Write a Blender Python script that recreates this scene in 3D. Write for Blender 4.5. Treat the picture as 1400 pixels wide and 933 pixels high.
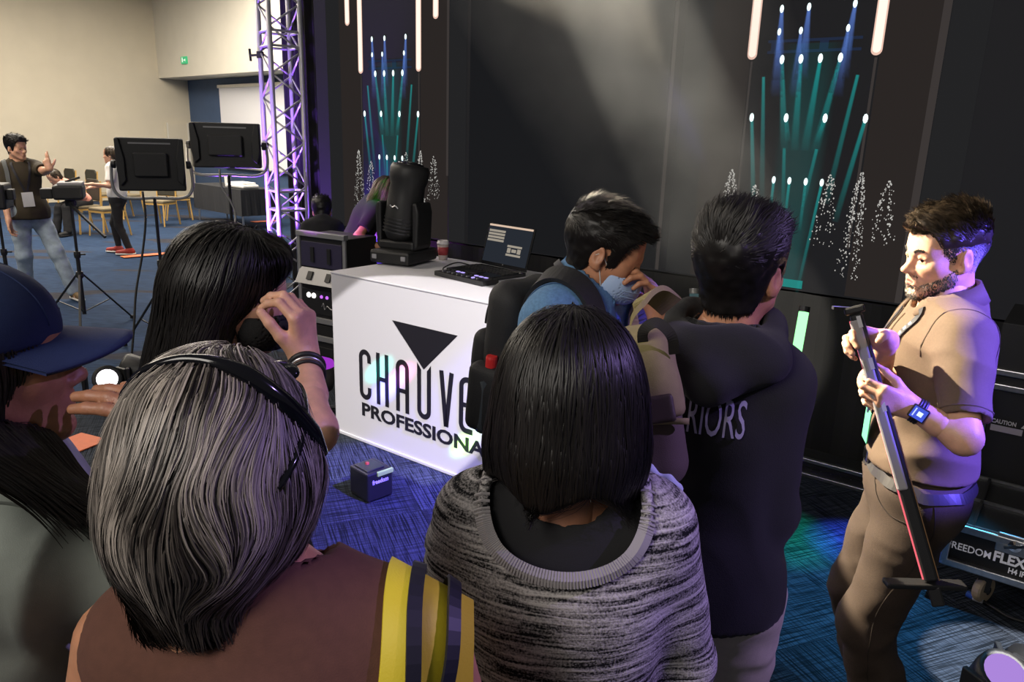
import bpy, bmesh, math, random
import numpy as np
from mathutils import Matrix, Vector

# ------------------------------------------------------------ camera, world, lights, exposure
for o in list(bpy.data.objects): bpy.data.objects.remove(o)
SC = bpy.context.scene
COL = SC.collection
F_PX, CAM_H = 1030.0, 1.88
PITCH, ROLL = math.radians(15.2), math.radians(1.75)
cam_d = bpy.data.cameras.new('camera'); cam = bpy.data.objects.new('camera', cam_d); COL.objects.link(cam)
cam_d.sensor_width = 36; cam_d.lens = F_PX*36/1400; cam_d.clip_end = 100; cam_d.clip_start = .02
cam.matrix_world = Matrix.Translation((0, 0, CAM_H)) @ Matrix.Rotation(math.pi/2-PITCH, 4, 'X') @ Matrix.Rotation(ROLL, 4, 'Z')
SC.camera = cam
SC.view_settings.view_transform = 'Standard'; SC.view_settings.look = 'None'
SC.view_settings.gamma = 1; SC.view_settings.use_curve_mapping = False
SC.view_settings.exposure = 0.0

W = bpy.data.worlds.new('world'); SC.world = W; W.use_nodes = True
W.node_tree.nodes['Background'].inputs[0].default_value = (.95, .97, 1, 1)
W.node_tree.nodes['Background'].inputs[1].default_value = .075

def aim(o, target):
    d = Vector(target)-o.location
    o.rotation_euler = d.to_track_quat('-Z', 'Y').to_euler()
def area(name, loc, target, size, power, col=(1, 1, 1), sy=None):
    l = bpy.data.lights.new(name, 'AREA'); l.energy = power; l.color = col; l.size = size
    if sy: l.shape = 'RECTANGLE'; l.size_y = sy
    o = bpy.data.objects.new(name, l); COL.objects.link(o); o.location = loc; aim(o, target); return o
def spot(name, loc, target, deg, power, col=(1, 1, 1), blend=.05, r=.02):
    l = bpy.data.lights.new(name, 'SPOT'); l.energy = power; l.color = col
    l.spot_size = math.radians(deg); l.spot_blend = blend; l.shadow_soft_size = r
    o = bpy.data.objects.new(name, l); COL.objects.link(o); o.location = loc; aim(o, target); return o
# hall ceiling lighting (the lit exhibition hall to the left and behind)
area('hall_ceiling_light', (-7.5, 13, 5.1), (-7.5, 13, 0), 6, 1200, (1, .90, .76))
area('hall_ceiling_light_near', (-6.5, 5.5, 5.2), (-6.0, 6, 0), 3, 300, (1, .88, .72))
area('hall_ceiling_light_behind', (-2.7, -1.9, 4.0), (-.4, 1.1, 1.4), 2.2, 150, (1, .93, .84))
# stage lighting
HAZE_SRC, HAZE_END = (-1.60, 1.35, 5.35), (1.14, 4.20, 1.42)
BOOTH_MID = (-.68, 4.22, .45)
spot('booth_spot', (1.6, -.8, 4.3), tuple(BOOTH_MID), 11.2, 3200, (1, .95, .93), .06)
spot('presenter_key_spot', (-1.6, 3.6, 3.4), (1.12, 2.05, 1.42), 21.5, 4000, (1, .86, .64), .05)
spot('presenter_blue_spot', (3.1, .9, 2.7), (1.30, 2.0, 1.34), 17, 2300, (.14, .09, 1), .4)
spot('floor_blue_spot', (2.3, 1.5, 4.3), (-.42, 3.50, 0), 17, 6500, (.15, .11, 1), .3)
spot('floor_green_spot', (2.0, 1.2, 4.3), (-.12, 2.95, 0), 5, 5000, (.0, 1, .55), .6)
spot('floor_teal_spot', (2.5, 3.3, 4.2), (1.42, 2.75, 0), 18, 1500, (.05, .5, 1), .9)
spot('floor_green_patch_spot', (2.4, 2.6, 4.2), (1.30, 3.40, 0), 10, 2000, (.0, 1, .5), .9)
spot('floor_blue_patch_spot', (2.6, 3.4, 4.2), (1.75, 3.3, 0), 8, 4500, (.05, .12, 1), .8)
spot('floor_white_spot', (2.5, 1.3, 3.8), (1.93, 2.36, 0), 9.4, 2600, (1, .97, .95), .04)
spot('haze_beam_spot', HAZE_SRC, HAZE_END, 8.0, 12000, (1, .93, .78), .35)
spot('crowd_purple_spot', (2.6, .6, 3.2), (.2, 1.1, 1.1), 34, 240, (.50, .34, 1), .6)
spot('truss_blue_spot', (-1.2, 6.2, .25), (-2.1, 7.4, 2.2), 60, 3200, (.14, .06, 1), .5)
spot('truss_violet_spot', (-2.9, 6.9, .12), (-2.1, 7.45, 2.2), 60, 1500, (.30, .10, 1), .5)
spot('staff_violet_spot', (-2.5, 5.2, 1.5), (-1.2, 6.3, 1.25), 24, 260, (.6, .08, 1), .5)
spot('staff_green_spot', (-.5, 5.9, 3.4), (-1.22, 6.3, 1.42), 9, 260, (.1, 1, .05), .5)
spot('visitor_blue_spot', (1.9, 3.4, 2.6), (.44, 1.83, 1.22), 15, 420, (.15, .12, 1), .6)
# small coloured beams that graze the printed logo on the counter front
for nm, bx_, by_, bz_, bcol, bpw, bdeg in (('logo_teal_beam', -.79, 4.30, .51, (.0, 1, .75), 17000, 1.1), ('logo_magenta_beam', -.64, 4.19, .51, (1, .1, .45), 17000, 1.1), ('logo_blue_beam', -.74, 4.27, .40, (.1, .12, 1), 24000, 1.4), ('logo_green_beam', -.245, 3.89, .225, (.35, 1, .1), 20000, 1.1)):
    spot(nm, (1.5, -.7, 4.2), (bx_, by_, bz_), bdeg, bpw, bcol, 1.0)

# ------------------------------------------------------------ layout helpers
CM = np.array(cam.matrix_world.to_3x3()); CO = np.array([0, 0, CAM_H])
def ray(px, py): return CM @ np.array([(px-700)/F_PX, -(py-466.5)/F_PX, -1.0])
def at(px, py, d): return CO+ray(px, py)*d
def gr(px, py, z=0.0):
    r = ray(px, py); return CO+r*((z-CAM_H)/r[2])
ANG = math.radians(53)
D1 = np.array([math.sin(ANG), -math.cos(ANG), 0]); D2 = np.array([math.cos(ANG), math.sin(ANG), 0])
RZ = math.atan2(D1[1], D1[0])          # local x runs along the video wall, local y goes deeper
def nrm(v):
    v = np.asarray(v, float); return v/(np.linalg.norm(v)+1e-12)

# ------------------------------------------------------------ materials
MATS = {}
def mat(name, col, rough=.6, metal=0, var=0, vscale=30, bump=0, bscale=200, emit=None, es=0, sheen=0, spec=.5, coat=0, stretch=None):
    if name in MATS: return MATS[name]
    m = bpy.data.materials.new(name); m.use_nodes = True; MATS[name] = m
    nt = m.node_tree; b = nt.nodes['Principled BSDF']
    b.inputs['Base Color'].default_value = (*col, 1); b.inputs['Roughness'].default_value = rough
    b.inputs['Metallic'].default_value = metal; b.inputs['Specular IOR Level'].default_value = spec
    if sheen: b.inputs['Sheen Weight'].default_value = sheen; b.inputs['Sheen Roughness'].default_value = .5
    if coat: b.inputs['Coat Weight'].default_value = coat
    if emit: b.inputs['Emission Color'].default_value = (*emit, 1); b.inputs['Emission Strength'].default_value = es
    if var or bump:
        tc = nt.nodes.new('ShaderNodeTexCoord'); src = tc.outputs['Object']
        if stretch:
            mp = nt.nodes.new('ShaderNodeMapping'); mp.inputs['Scale'].default_value = stretch
            nt.links.new(src, mp.inputs[0]); src = mp.outputs[0]
    if var:
        n = nt.nodes.new('ShaderNodeTexNoise'); n.inputs['Scale'].default_value = vscale; n.inputs['Detail'].default_value = 4
        nt.links.new(src, n.inputs['Vector'])
        r = nt.nodes.new('ShaderNodeValToRGB')
        r.color_ramp.elements[0].position = .3; r.color_ramp.elements[1].position = .7
        r.color_ramp.elements[0].color = (*[c*(1-var) for c in col], 1); r.color_ramp.elements[1].color = (*[min(1, c*(1+var)) for c in col], 1)
        nt.links.new(n.outputs['Fac'], r.inputs[0]); nt.links.new(r.outputs[0], b.inputs['Base Color'])
    if bump:
        n2 = nt.nodes.new('ShaderNodeTexNoise'); n2.inputs['Scale'].default_value = bscale; n2.inputs['Detail'].default_value = 3
        nt.links.new(src, n2.inputs['Vector'])
        bp = nt.nodes.new('ShaderNodeBump'); bp.inputs['Strength'].default_value = bump; bp.inputs['Distance'].default_value = .004
        nt.links.new(n2.outputs['Fac'], bp.inputs['Height']); nt.links.new(bp.outputs[0], b.inputs['Normal'])
    return m
def hexc(r, g, b):
    f = lambda c: (c/255/12.92 if c/255 <= .04045 else ((c/255+.055)/1.055)**2.4)
    return (f(r), f(g), f(b))
BLACK = mat('black_plastic', (.012, .012, .013), .5, bump=.15, bscale=400)
GLOSSBLACK = mat('gloss_black', (.01, .01, .012), .2)
RUBBER = mat('rubber', (.012, .012, .012), .8)
ALU = mat('aluminium', (.55, .56, .58), .35, 1, var=.1, vscale=60)
CHROME = mat('chrome', (.75, .75, .78), .15, 1)
STEELDARK = mat('dark_steel', (.06, .06, .065), .4, .8)
WHITEFAB = mat('white_stretch_fabric', (.66, .65, .69), .6, bump=.05, bscale=900)
INK = mat('black_print', (.014, .013, .018), .4)
CASE = mat('case_laminate', (.012, .012, .013), .55, bump=.25, bscale=700)
CABLE = mat('cable_rubber', (.01, .01, .01), .6)

# ------------------------------------------------------------ mesh helpers
class MB:
    def __init__(s): s.v = []; s.f = []
    def add(s, v, f):
        n = len(s.v); s.v += [tuple(map(float, p)) for p in v]; s.f += [tuple(i+n for i in q) for q in f]; return s
    def box(s, c, sz, R=None):
        c = np.array(c, float); h = np.array(sz, float)/2
        P = np.array([[x, y, z] for x in (-1, 1) for y in (-1, 1) for z in (-1, 1)])*h
        if R is not None: P = P @ np.array(R).T
        return s.add(P+c, [(0, 1, 3, 2), (4, 6, 7, 5), (0, 4, 5, 1), (2, 3, 7, 6), (0, 2, 6, 4), (1, 5, 7, 3)])
    def bar(s, a, b, w, h, up=(0, 0, 1)):
        a = np.array(a, float); b = np.array(b, float); t = nrm(b-a); x = np.cross(t, up)
        if np.linalg.norm(x) < 1e-3: x = np.cross(t, (0, 1, 0))
        x = nrm(x); y = np.cross(x, t)
        P = [p+x*w/2*i+y*h/2*j for p in (a, b) for i, j in ((-1, -1), (1, -1), (1, 1), (-1, 1))]
        return s.add(P, [(3, 2, 1, 0), (4, 5, 6, 7), (0, 1, 5, 4), (1, 2, 6, 5), (2, 3, 7, 6), (3, 0, 4, 7)])
    def tube(s, path, r, n=8, caps=True):
        path = np.array(path, float); m = len(path); r = np.broadcast_to(np.array(r, float), (m,))
        t = np.gradient(path, axis=0); t /= np.linalg.norm(t, axis=1)[:, None]+1e-12
        x = np.cross(t[0], (0, 0, 1)); x = np.cross(t[0], (1, 0, 0)) if np.linalg.norm(x) < .1 else x; x = nrm(x)
        V = []
        for i in range(m):
            x = nrm(x-t[i]*np.dot(x, t[i])); y = np.cross(t[i], x)
            for k in range(n):
                a = 2*math.pi*k/n; V.append(path[i]+r[i]*(math.cos(a)*x+math.sin(a)*y))
        Fc = [(i*n+k, i*n+(k+1) % n, (i+1)*n+(k+1) % n, (i+1)*n+k) for i in range(m-1) for k in range(n)]
        if caps: Fc += [tuple(range(n))[::-1], tuple((m-1)*n+k for k in range(n))]
        return s.add(V, Fc)
    def lathe(s, prof, c=(0, 0, 0), n=20, axis=(0, 0, 1)):
        a = nrm(axis); x = np.cross(a, (0, 1, 0)); x = np.cross(a, (1, 0, 0)) if np.linalg.norm(x) < .1 else x
        x = nrm(x); y = np.cross(a, x); V = []
        for (r, z) in prof:
            for k in range(n):
                t = 2*math.pi*k/n; V.append(np.array(c)+a*z+r*(math.cos(t)*x+math.sin(t)*y))
        m = len(prof)
        Fc = [(i*n+k, i*n+(k+1) % n, (i+1)*n+(k+1) % n, (i+1)*n+k) for i in range(m-1) for k in range(n)]
        Fc += [tuple(range(n))[::-1], tuple((m-1)*n+k for k in range(n))]
        return s.add(V, Fc)
    def prism(s, poly, y0, y1):        # poly in x,z, extruded along y
        n = len(poly)
        V = [(x, y0, z) for x, z in poly]+[(x, y1, z) for x, z in poly]
        return s.add(V, [tuple(range(n))[::-1], tuple(range(n, 2*n))]+[(i, (i+1) % n, n+(i+1) % n, n+i) for i in range(n)])
    def build(s, name, m, parent=None, bevel=0, smooth=False, seg=2):
        me = bpy.data.meshes.new(name); me.from_pydata(s.v, [], s.f)
        bm = bmesh.new(); bm.from_mesh(me)
        bmesh.ops.recalc_face_normals(bm, faces=bm.faces)
        if bevel: bmesh.ops.bevel(bm, geom=[e for e in bm.edges if len(e.link_faces) == 2 and e.calc_face_angle(0) > .5], offset=bevel, segments=seg, affect='EDGES', profile=.5)
        bm.to_mesh(me); bm.free(); me.materials.append(m)
        if smooth: me.polygons.foreach_set('use_smooth', [True]*len(me.polygons))
        o = bpy.data.objects.new(name, me); COL.objects.link(o)
        if parent is not None: o.parent = parent
        return o
def tag(o, label=None, cat=None, group=None, kind=None):
    if label: o['label'] = label
    if cat: o['category'] = cat
    if group: o['group'] = group
    if kind: o['kind'] = kind
    return o
def thing(name, label, cat, loc=(0, 0, 0), rz=0, group=None):
    o = bpy.data.objects.new(name, None); COL.objects.link(o); o.empty_display_size = .1
    o.location = tuple(map(float, loc)); o.rotation_euler = (0, 0, rz)
    return tag(o, label, cat, group)
def copy_tree(o, parent=None):
    c = o.copy(); COL.objects.link(c)
    if parent is not None: c.parent = parent
    for ch in list(o.children): copy_tree(ch, c)
    return c
def text_mesh(name, body, m, parent, size, loc, rot, width=None, offset=0, extrude=.0006, shear=0, align='CENTER'):
    cu = bpy.data.curves.new(name, 'FONT'); cu.body = body; cu.size = size; cu.extrude = extrude; cu.offset = offset
    cu.shear = shear; cu.align_x = align; cu.resolution_u = 3
    t = bpy.data.objects.new(name, cu); COL.objects.link(t)
    bpy.context.view_layer.update()
    me = bpy.data.meshes.new_from_object(t); bpy.data.objects.remove(t); bpy.data.curves.remove(cu)
    me.materials.clear(); me.materials.append(m)
    o = bpy.data.objects.new(name, me); COL.objects.link(o); o.parent = parent
    o.location = loc; o.rotation_euler = rot
    if width:
        xs = [v.co.x for v in me.vertices]; s = width/(max(xs)-min(xs))
        for v in me.vertices: v.co.x *= s
    return o
def bez(pts, n=24):                    # smooth path through points (Catmull-Rom)
    P = np.array(pts, float); P = np.vstack([2*P[0]-P[1], P, 2*P[-1]-P[-2]]); out = []
    k = len(P)-3; per = max(2, n//k)
    for i in range(k):
        a, b, c, d = P[i:i+4]
        for t in np.linspace(0, 1, per, endpoint=False):
            out.append(.5*((2*b)+(-a+c)*t+(2*a-5*b+4*c-d)*t*t+(-a+3*b-3*c+d)*t**3))
    out.append(P[-2]); return np.array(out)
# ------------------------------------------------------------ the setting: floor, walls, ceiling
def carpet():
    m = bpy.data.materials.new('carpet'); m.use_nodes = True; nt = m.node_tree; L = nt.links; N = nt.nodes.new
    b = nt.nodes['Principled BSDF']; b.inputs['Roughness'].default_value = .95; b.inputs['Specular IOR Level'].default_value = .15
    tc = N('ShaderNodeTexCoord')
    mp = N('ShaderNodeMapping'); mp.inputs['Scale'].default_value = (4, 130, 1); L.new(tc.outputs['Object'], mp.inputs[0])
    n1 = N('ShaderNodeTexNoise'); n1.inputs['Scale'].default_value = 1; n1.inputs['Detail'].default_value = 2; L.new(mp.outputs[0], n1.inputs['Vector'])
    mp2 = N('ShaderNodeMapping'); mp2.inputs['Scale'].default_value = (150, 3, 1); L.new(tc.outputs['Object'], mp2.inputs[0])
    n2 = N('ShaderNodeTexNoise'); n2.inputs['Scale'].default_value = 1; n2.inputs['Detail'].default_value = 1; L.new(mp2.outputs[0], n2.inputs['Vector'])
    n3 = N('ShaderNodeTexNoise'); n3.inputs['Scale'].default_value = .9; L.new(tc.outputs['Object'], n3.inputs['Vector'])
    r1 = N('ShaderNodeValToRGB'); e = r1.color_ramp.elements
    e[0].position = .40; e[0].color = (.006, .009, .014, 1); e[1].position = .58; e[1].color = (.046, .057, .078, 1)
    L.new(n1.outputs['Fac'], r1.inputs[0])
    r2 = N('ShaderNodeValToRGB'); r2.color_ramp.elements[0].position = .42; r2.color_ramp.elements[1].position = .55
    r2.color_ramp.elements[0].color = (.45, .45, .45, 1)
    L.new(n2.outputs['Fac'], r2.inputs[0])
    mx = N('ShaderNodeMix'); mx.data_type = 'RGBA'; mx.blend_type = 'MULTIPLY'; mx.inputs[0].default_value = .9
    L.new(r1.outputs[0], mx.inputs[6]); L.new(r2.outputs[0], mx.inputs[7])
    oi = N('ShaderNodeObjectInfo'); hsv = N('ShaderNodeHueSaturation')
    mr = N('ShaderNodeMapRange'); mr.inputs[3].default_value = .75; mr.inputs[4].default_value = 1.2
    L.new(oi.outputs['Random'], mr.inputs[0]); L.new(mr.outputs[0], hsv.inputs['Value']); L.new(mx.outputs[2], hsv.inputs['Color'])
    L.new(hsv.outputs[0], b.inputs['Base Color'])
    bp = N('ShaderNodeBump'); bp.inputs['Strength'].default_value = .5; bp.inputs['Distance'].default_value = .004
    L.new(n1.outputs['Fac'], bp.inputs['Height']); L.new(bp.outputs[0], b.inputs['Normal'])
    return m
def carpet_far():
    m = bpy.data.materials.new('carpet_far'); m.use_nodes = True; nt = m.node_tree; L = nt.links; N = nt.nodes.new
    b = nt.nodes['Principled BSDF']; b.inputs['Roughness'].default_value = .95; b.inputs['Specular IOR Level'].default_value = .15
    tc = N('ShaderNodeTexCoord'); mp = N('ShaderNodeMapping'); mp.inputs['Rotation'].default_value = (0, 0, math.radians(-21)); mp.inputs['Scale'].default_value = (1, 1, 1)
    L.new(tc.outputs['Object'], mp.inputs[0])
    br = N('ShaderNodeTexBrick'); br.inputs['Scale'].default_value = 1; br.inputs['Brick Width'].default_value = 1.5; br.inputs['Row Height'].default_value = .5
    br.inputs['Mortar Size'].default_value = 0; br.inputs['Color1'].default_value = (.020, .042, .092, 1); br.inputs['Color2'].default_value = (.028, .054, .112, 1)
    L.new(mp.outputs[0], br.inputs['Vector'])
    n = N('ShaderNodeTexNoise'); n.inputs['Scale'].default_value = .8; n.inputs['Detail'].default_value = 1
    mp3 = N('ShaderNodeMapping'); mp3.inputs['Scale'].default_value = (.7, 2.6, 1); mp3.inputs['Rotation'].default_value = (0, 0, math.radians(-21)); L.new(tc.outputs['Object'], mp3.inputs[0]); L.new(mp3.outputs[0], n.inputs['Vector'])
    r = N('ShaderNodeValToRGB'); r.color_ramp.elements[0].position = .60; r.color_ramp.elements[1].position = .63
    L.new(n.outputs['Fac'], r.inputs[0])
    mx = N('ShaderNodeMix'); mx.data_type = 'RGBA'; L.new(r.outputs[0], mx.inputs[0]); L.new(br.outputs[0], mx.inputs[6]); mx.inputs[7].default_value = (.040, .040, .052, 1)
    mp2 = N('ShaderNodeMapping'); mp2.inputs['Scale'].default_value = (6, 60, 1); mp2.inputs['Rotation'].default_value = (0, 0, math.radians(-21)); L.new(tc.outputs['Object'], mp2.inputs[0])
    n2 = N('ShaderNodeTexNoise'); n2.inputs['Scale'].default_value = 1; L.new(mp2.outputs[0], n2.inputs['Vector'])
    r2 = N('ShaderNodeValToRGB'); r2.color_ramp.elements[0].position = .35; r2.color_ramp.elements[0].color = (.5, .5, .5, 1); r2.color_ramp.elements[1].position = .6
    L.new(n2.outputs['Fac'], r2.inputs[0])
    m2 = N('ShaderNodeMix'); m2.data_type = 'RGBA'; m2.blend_type = 'MULTIPLY'; m2.inputs[0].default_value = 1
    L.new(mx.outputs[2], m2.inputs[6]); L.new(r2.outputs[0], m2.inputs[7]); L.new(m2.outputs[2], b.inputs['Base Color'])
    return m
CARPET = carpet(); FARCARPET = carpet_far()
fl = MB().box((-4, 11, -.06), (36, 36, .1)).build('floor', FARCARPET); tag(fl, 'blue carpet tile floor of the exhibition hall', kind='structure')
# carpet tiles near the booth, one piece each
TA = math.radians(21); tx = np.array([math.cos(TA), math.sin(TA), 0]); ty = np.array([-math.sin(TA), math.cos(TA), 0])
tile_me = None; k = 0
for i in range(-8, 9):
    for j in range(0, 15):
        p = tx*(i*.5+.1)+ty*(j*.5+.2)
        if not (p[1] > .3 and p[1] < 6.4 and -2.9 < p[0] < 3.0): continue
        if p[0] < -1.9 and p[1] < 2.4: continue
        if tile_me is None:
            o = MB().box((0, 0, -.0035), (.498, .498, .007)).build('carpet_tile', CARPET, fl); tile_me = o.data
        else:
            o = bpy.data.objects.new('carpet_tile', tile_me); COL.objects.link(o); o.parent = fl
        o.location = (p[0], p[1], 0); o.rotation_euler = (0, 0, TA+(math.pi/2 if (i+j) % 2 else 0)+(math.pi if (i*3+j) % 3 == 0 else 0))
fl.location.z = -.0005
CREAM = mat('cream_wall_paint', hexc(205, 196, 176), .8, var=.03, vscale=2)
CREAM2 = mat('white_wall_paint', hexc(214, 209, 196), .8, var=.03, vscale=2)
BLUEP = mat('blue_partition', hexc(62, 84, 118), .7, var=.06, vscale=3)
# hall frame: corner seen at image (217,107); back wall runs 47 deg to the left
HA = math.radians(47); H1 = np.array([math.sin(HA), -math.cos(HA), 0]); H2 = np.array([math.cos(HA), math.sin(HA), 0]); HRZ = math.atan2(H1[1], H1[0])
HC = at(217, 107, 19.5); HC[2] = 0
def hallpt(u, v, z=0): return HC+H1*u+H2*v+np.array([0, 0, z])
def hall(name, mb, m, label, bevel=0):
    o = mb.build(name, m, bevel=bevel); o.location = tuple(HC); o.rotation_euler = (0, 0, HRZ); tag(o, label, kind='structure'); return o
SOF = at(217, 107, 19.5)[2]; CEIL = 5.75
hall('wall_left', MB().box((-.1, -9, CEIL/2), (.2, 26, CEIL)), CREAM, 'tall cream painted wall on the left')
hall('wall_back', MB().box((7, .15, (CEIL+SOF)/2), (14, .3, CEIL-SOF)), CREAM2, 'white soffit wall above the wide opening')
hall('wall_recess', MB().box((7, .85, SOF/2), (14, .2, SOF)), BLUEP, 'blue partition wall inside the opening')
hall('ceiling', MB().box((6, -8, CEIL+.05), (18, 24, .1)), CREAM2, 'plain hall ceiling')
hall('ceiling_recess', MB().box((7, .52, SOF+.03), (14, .44, .06)), CREAM2, 'low ceiling inside the opening')
hall('baseboard_recess', MB().box((4, .72, .05), (8, .04, .1)), mat('skirting', (.35, .36, .38), .6), 'pale skirting at the foot of the blue partition')
d = hall('door_1', MB().box((.03, .36, .98), (.06, .5, 1.95)), CREAM, 'cream door flush in the left wall')
MB().box((.065, .2, 1.0), (.03, .08, .03)).build('door_handle', ALU, d)
MB().box((.05, .09, .98), (.04, .04, 1.97)).build('door_frame', CREAM2, d); MB().box((.05, .63, .98), (.04, .04, 1.97)).build('door_frame', CREAM2, d)
# exit sign
t = thing('exit_sign', 'small green exit sign on the white soffit wall', 'sign', hallpt(1.62, -.02, SOF+.37), HRZ)
MB().box((0, 0, 0), (.30, .04, .17)).build('sign_plate', mat('exit_green', (.03, .32, .14), .4, emit=(.03, .5, .2), es=.5), t, .008)
g = mat('sign_white', (.8, .85, .8), .4, emit=(.8, 1, .85), es=.5)
r = MB().box((-.06, -.022, 0), (.05, .004, .09)).box((-.06, -.022, .055), (.025, .004, .025)).build('running_figure', g, t)
MB().box((.05, -.022, .0), (.09, .004, .02)).box((.09, -.022, 0), (.02, .004, .06)).build('arrow', g, t)
# projection board on the blue wall
t = thing('projection_screen', 'blank white projection screen hanging before the blue partition', 'screen', hallpt(1.95, .66, 0), HRZ)
MB().box((1.9, 0, 1.88), (3.8, .03, 1.9)).build('screen_surface', mat('screen_white', (.8, .8, .84), .7), t, .004)
MB().box((1.9, 0, 2.86), (3.9, .08, .08)).build('housing', ALU, t, .01); MB().box((1.9, 0, .92), (3.85, .04, .04)).build('bottom_bar', ALU, t, .01)

# ------------------------------------------------------------ video wall
S0 = gr(1130, 650)+D2*.3; S0[2] = 0
def em(name, col, s):
    m = bpy.data.materials.new(name); m.use_nodes = True; nt = m.node_tree; nt.nodes.clear()
    e = nt.nodes.new('ShaderNodeEmission'); e.inputs[0].default_value = (*col, 1); e.inputs[1].default_value = s
    o = nt.nodes.new('ShaderNodeOutputMaterial'); nt.links.new(e.outputs[0], o.inputs[0]); return m
def em_fade(name, col, s):             # screen picture that fades along the 'glow' attribute
    m = bpy.data.materials.new(name); m.use_nodes = True; nt = m.node_tree; nt.nodes.clear()
    a = nt.nodes.new('ShaderNodeAttribute'); a.attribute_name = 'glow'
    mu = nt.nodes.new('ShaderNodeMath'); mu.operation = 'MULTIPLY'; mu.inputs[1].default_value = s
    e = nt.nodes.new('ShaderNodeEmission'); e.inputs[0].default_value = (*col, 1)
    tr = nt.nodes.new('ShaderNodeBsdfTransparent'); ad = nt.nodes.new('ShaderNodeAddShader'); o = nt.nodes.new('ShaderNodeOutputMaterial')
    nt.links.new(a.outputs['Fac'], mu.inputs[0]); nt.links.new(mu.outputs[0], e.inputs[1])
    nt.links.new(e.outputs[0], ad.inputs[0]); nt.links.new(tr.outputs[0], ad.inputs[1]); nt.links.new(ad.outputs[0], o.inputs[0]); return m
vw = thing('video_wall', 'huge dark video wall behind the booth showing lit stage scenery twice', 'video wall', S0, RZ)
SCRM = mat('led_screen', (.006, .006, .007), .6, emit=(.0095, .0095, .0108), es=1, spec=.1)
MB().box((-2.0, .06, 2.75), (5.9, .1, 3.48)).build('screen', SCRM, vw)
MB().box((-2.0, .25, 2.0), (5.7, .26, 3.9)).build('rear_frame', CASE, vw)
BROWN = em('picture_column_brown', (.024, .0195, .018), 1); GREYC = em('picture_column_grey', (.017, .017, .018), 1); DARKC = em('picture_black', (.0105, .0108, .0122), 1); LINE = em('picture_edge_line', (.045, .038, .036), 1)
TUBE = em('picture_tube_white', (1, .90, .76), 1.15); TUBEP = em('picture_tube_edge', (.95, .62, .5), .9)
TEAL = em_fade('picture_beam_teal', (.0, .62, .60), 1.0); BLUEB = em_fade('picture_beam_blue', (.16, .33, 1), 1.0); HEADM = em('picture_lamp_spot', (.8, 1, 1), 1.6); TWINK = em('picture_twinkle', (.85, .83, .78), .62)
def quad(mb, u0, u1, z0, z1, y): mb.add([(u0, y, z0), (u1, y, z0), (u1, y, z1), (u0, y, z1)], [(0, 1, 2, 3)])
def picture(name, fn, m):
    mb = MB(); fn(mb); return mb.build(name, m, vw)
def fade_strip(name, u0, z0, u1, z1, w0, w1, m, g0=1.0, g1=0.0, n=8, y=.0052):
    a = np.array([u0, z0]); b = np.array([u1, z1]); t = nrm(b-a); q = np.array([-t[1], t[0]]); V = []; Fc = []; G = []
    prof = (-1, -.45, .45, 1); pg = (0, 1, 1, 0)
    for i in range(n+1):
        f = i/n; c = a+(b-a)*f; w = (w0+(w1-w0)*f)/2; g = (g0+(g1-g0)*f**.7)
        for s_, k_ in zip(prof, pg): x = c+q*w*s_; V.append((x[0], y, x[1])); G.append(g*k_)
    for i in range(n):
        for k in range(3): j = i*4+k; Fc.append((j, j+1, j+5, j+4))
    o = MB().add(V, Fc).build(name, m, vw); at_ = o.data.attributes.new('glow', 'FLOAT', 'POINT'); at_.data.foreach_set('value', G); return o
random.seed(4)
YF = .008
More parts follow.
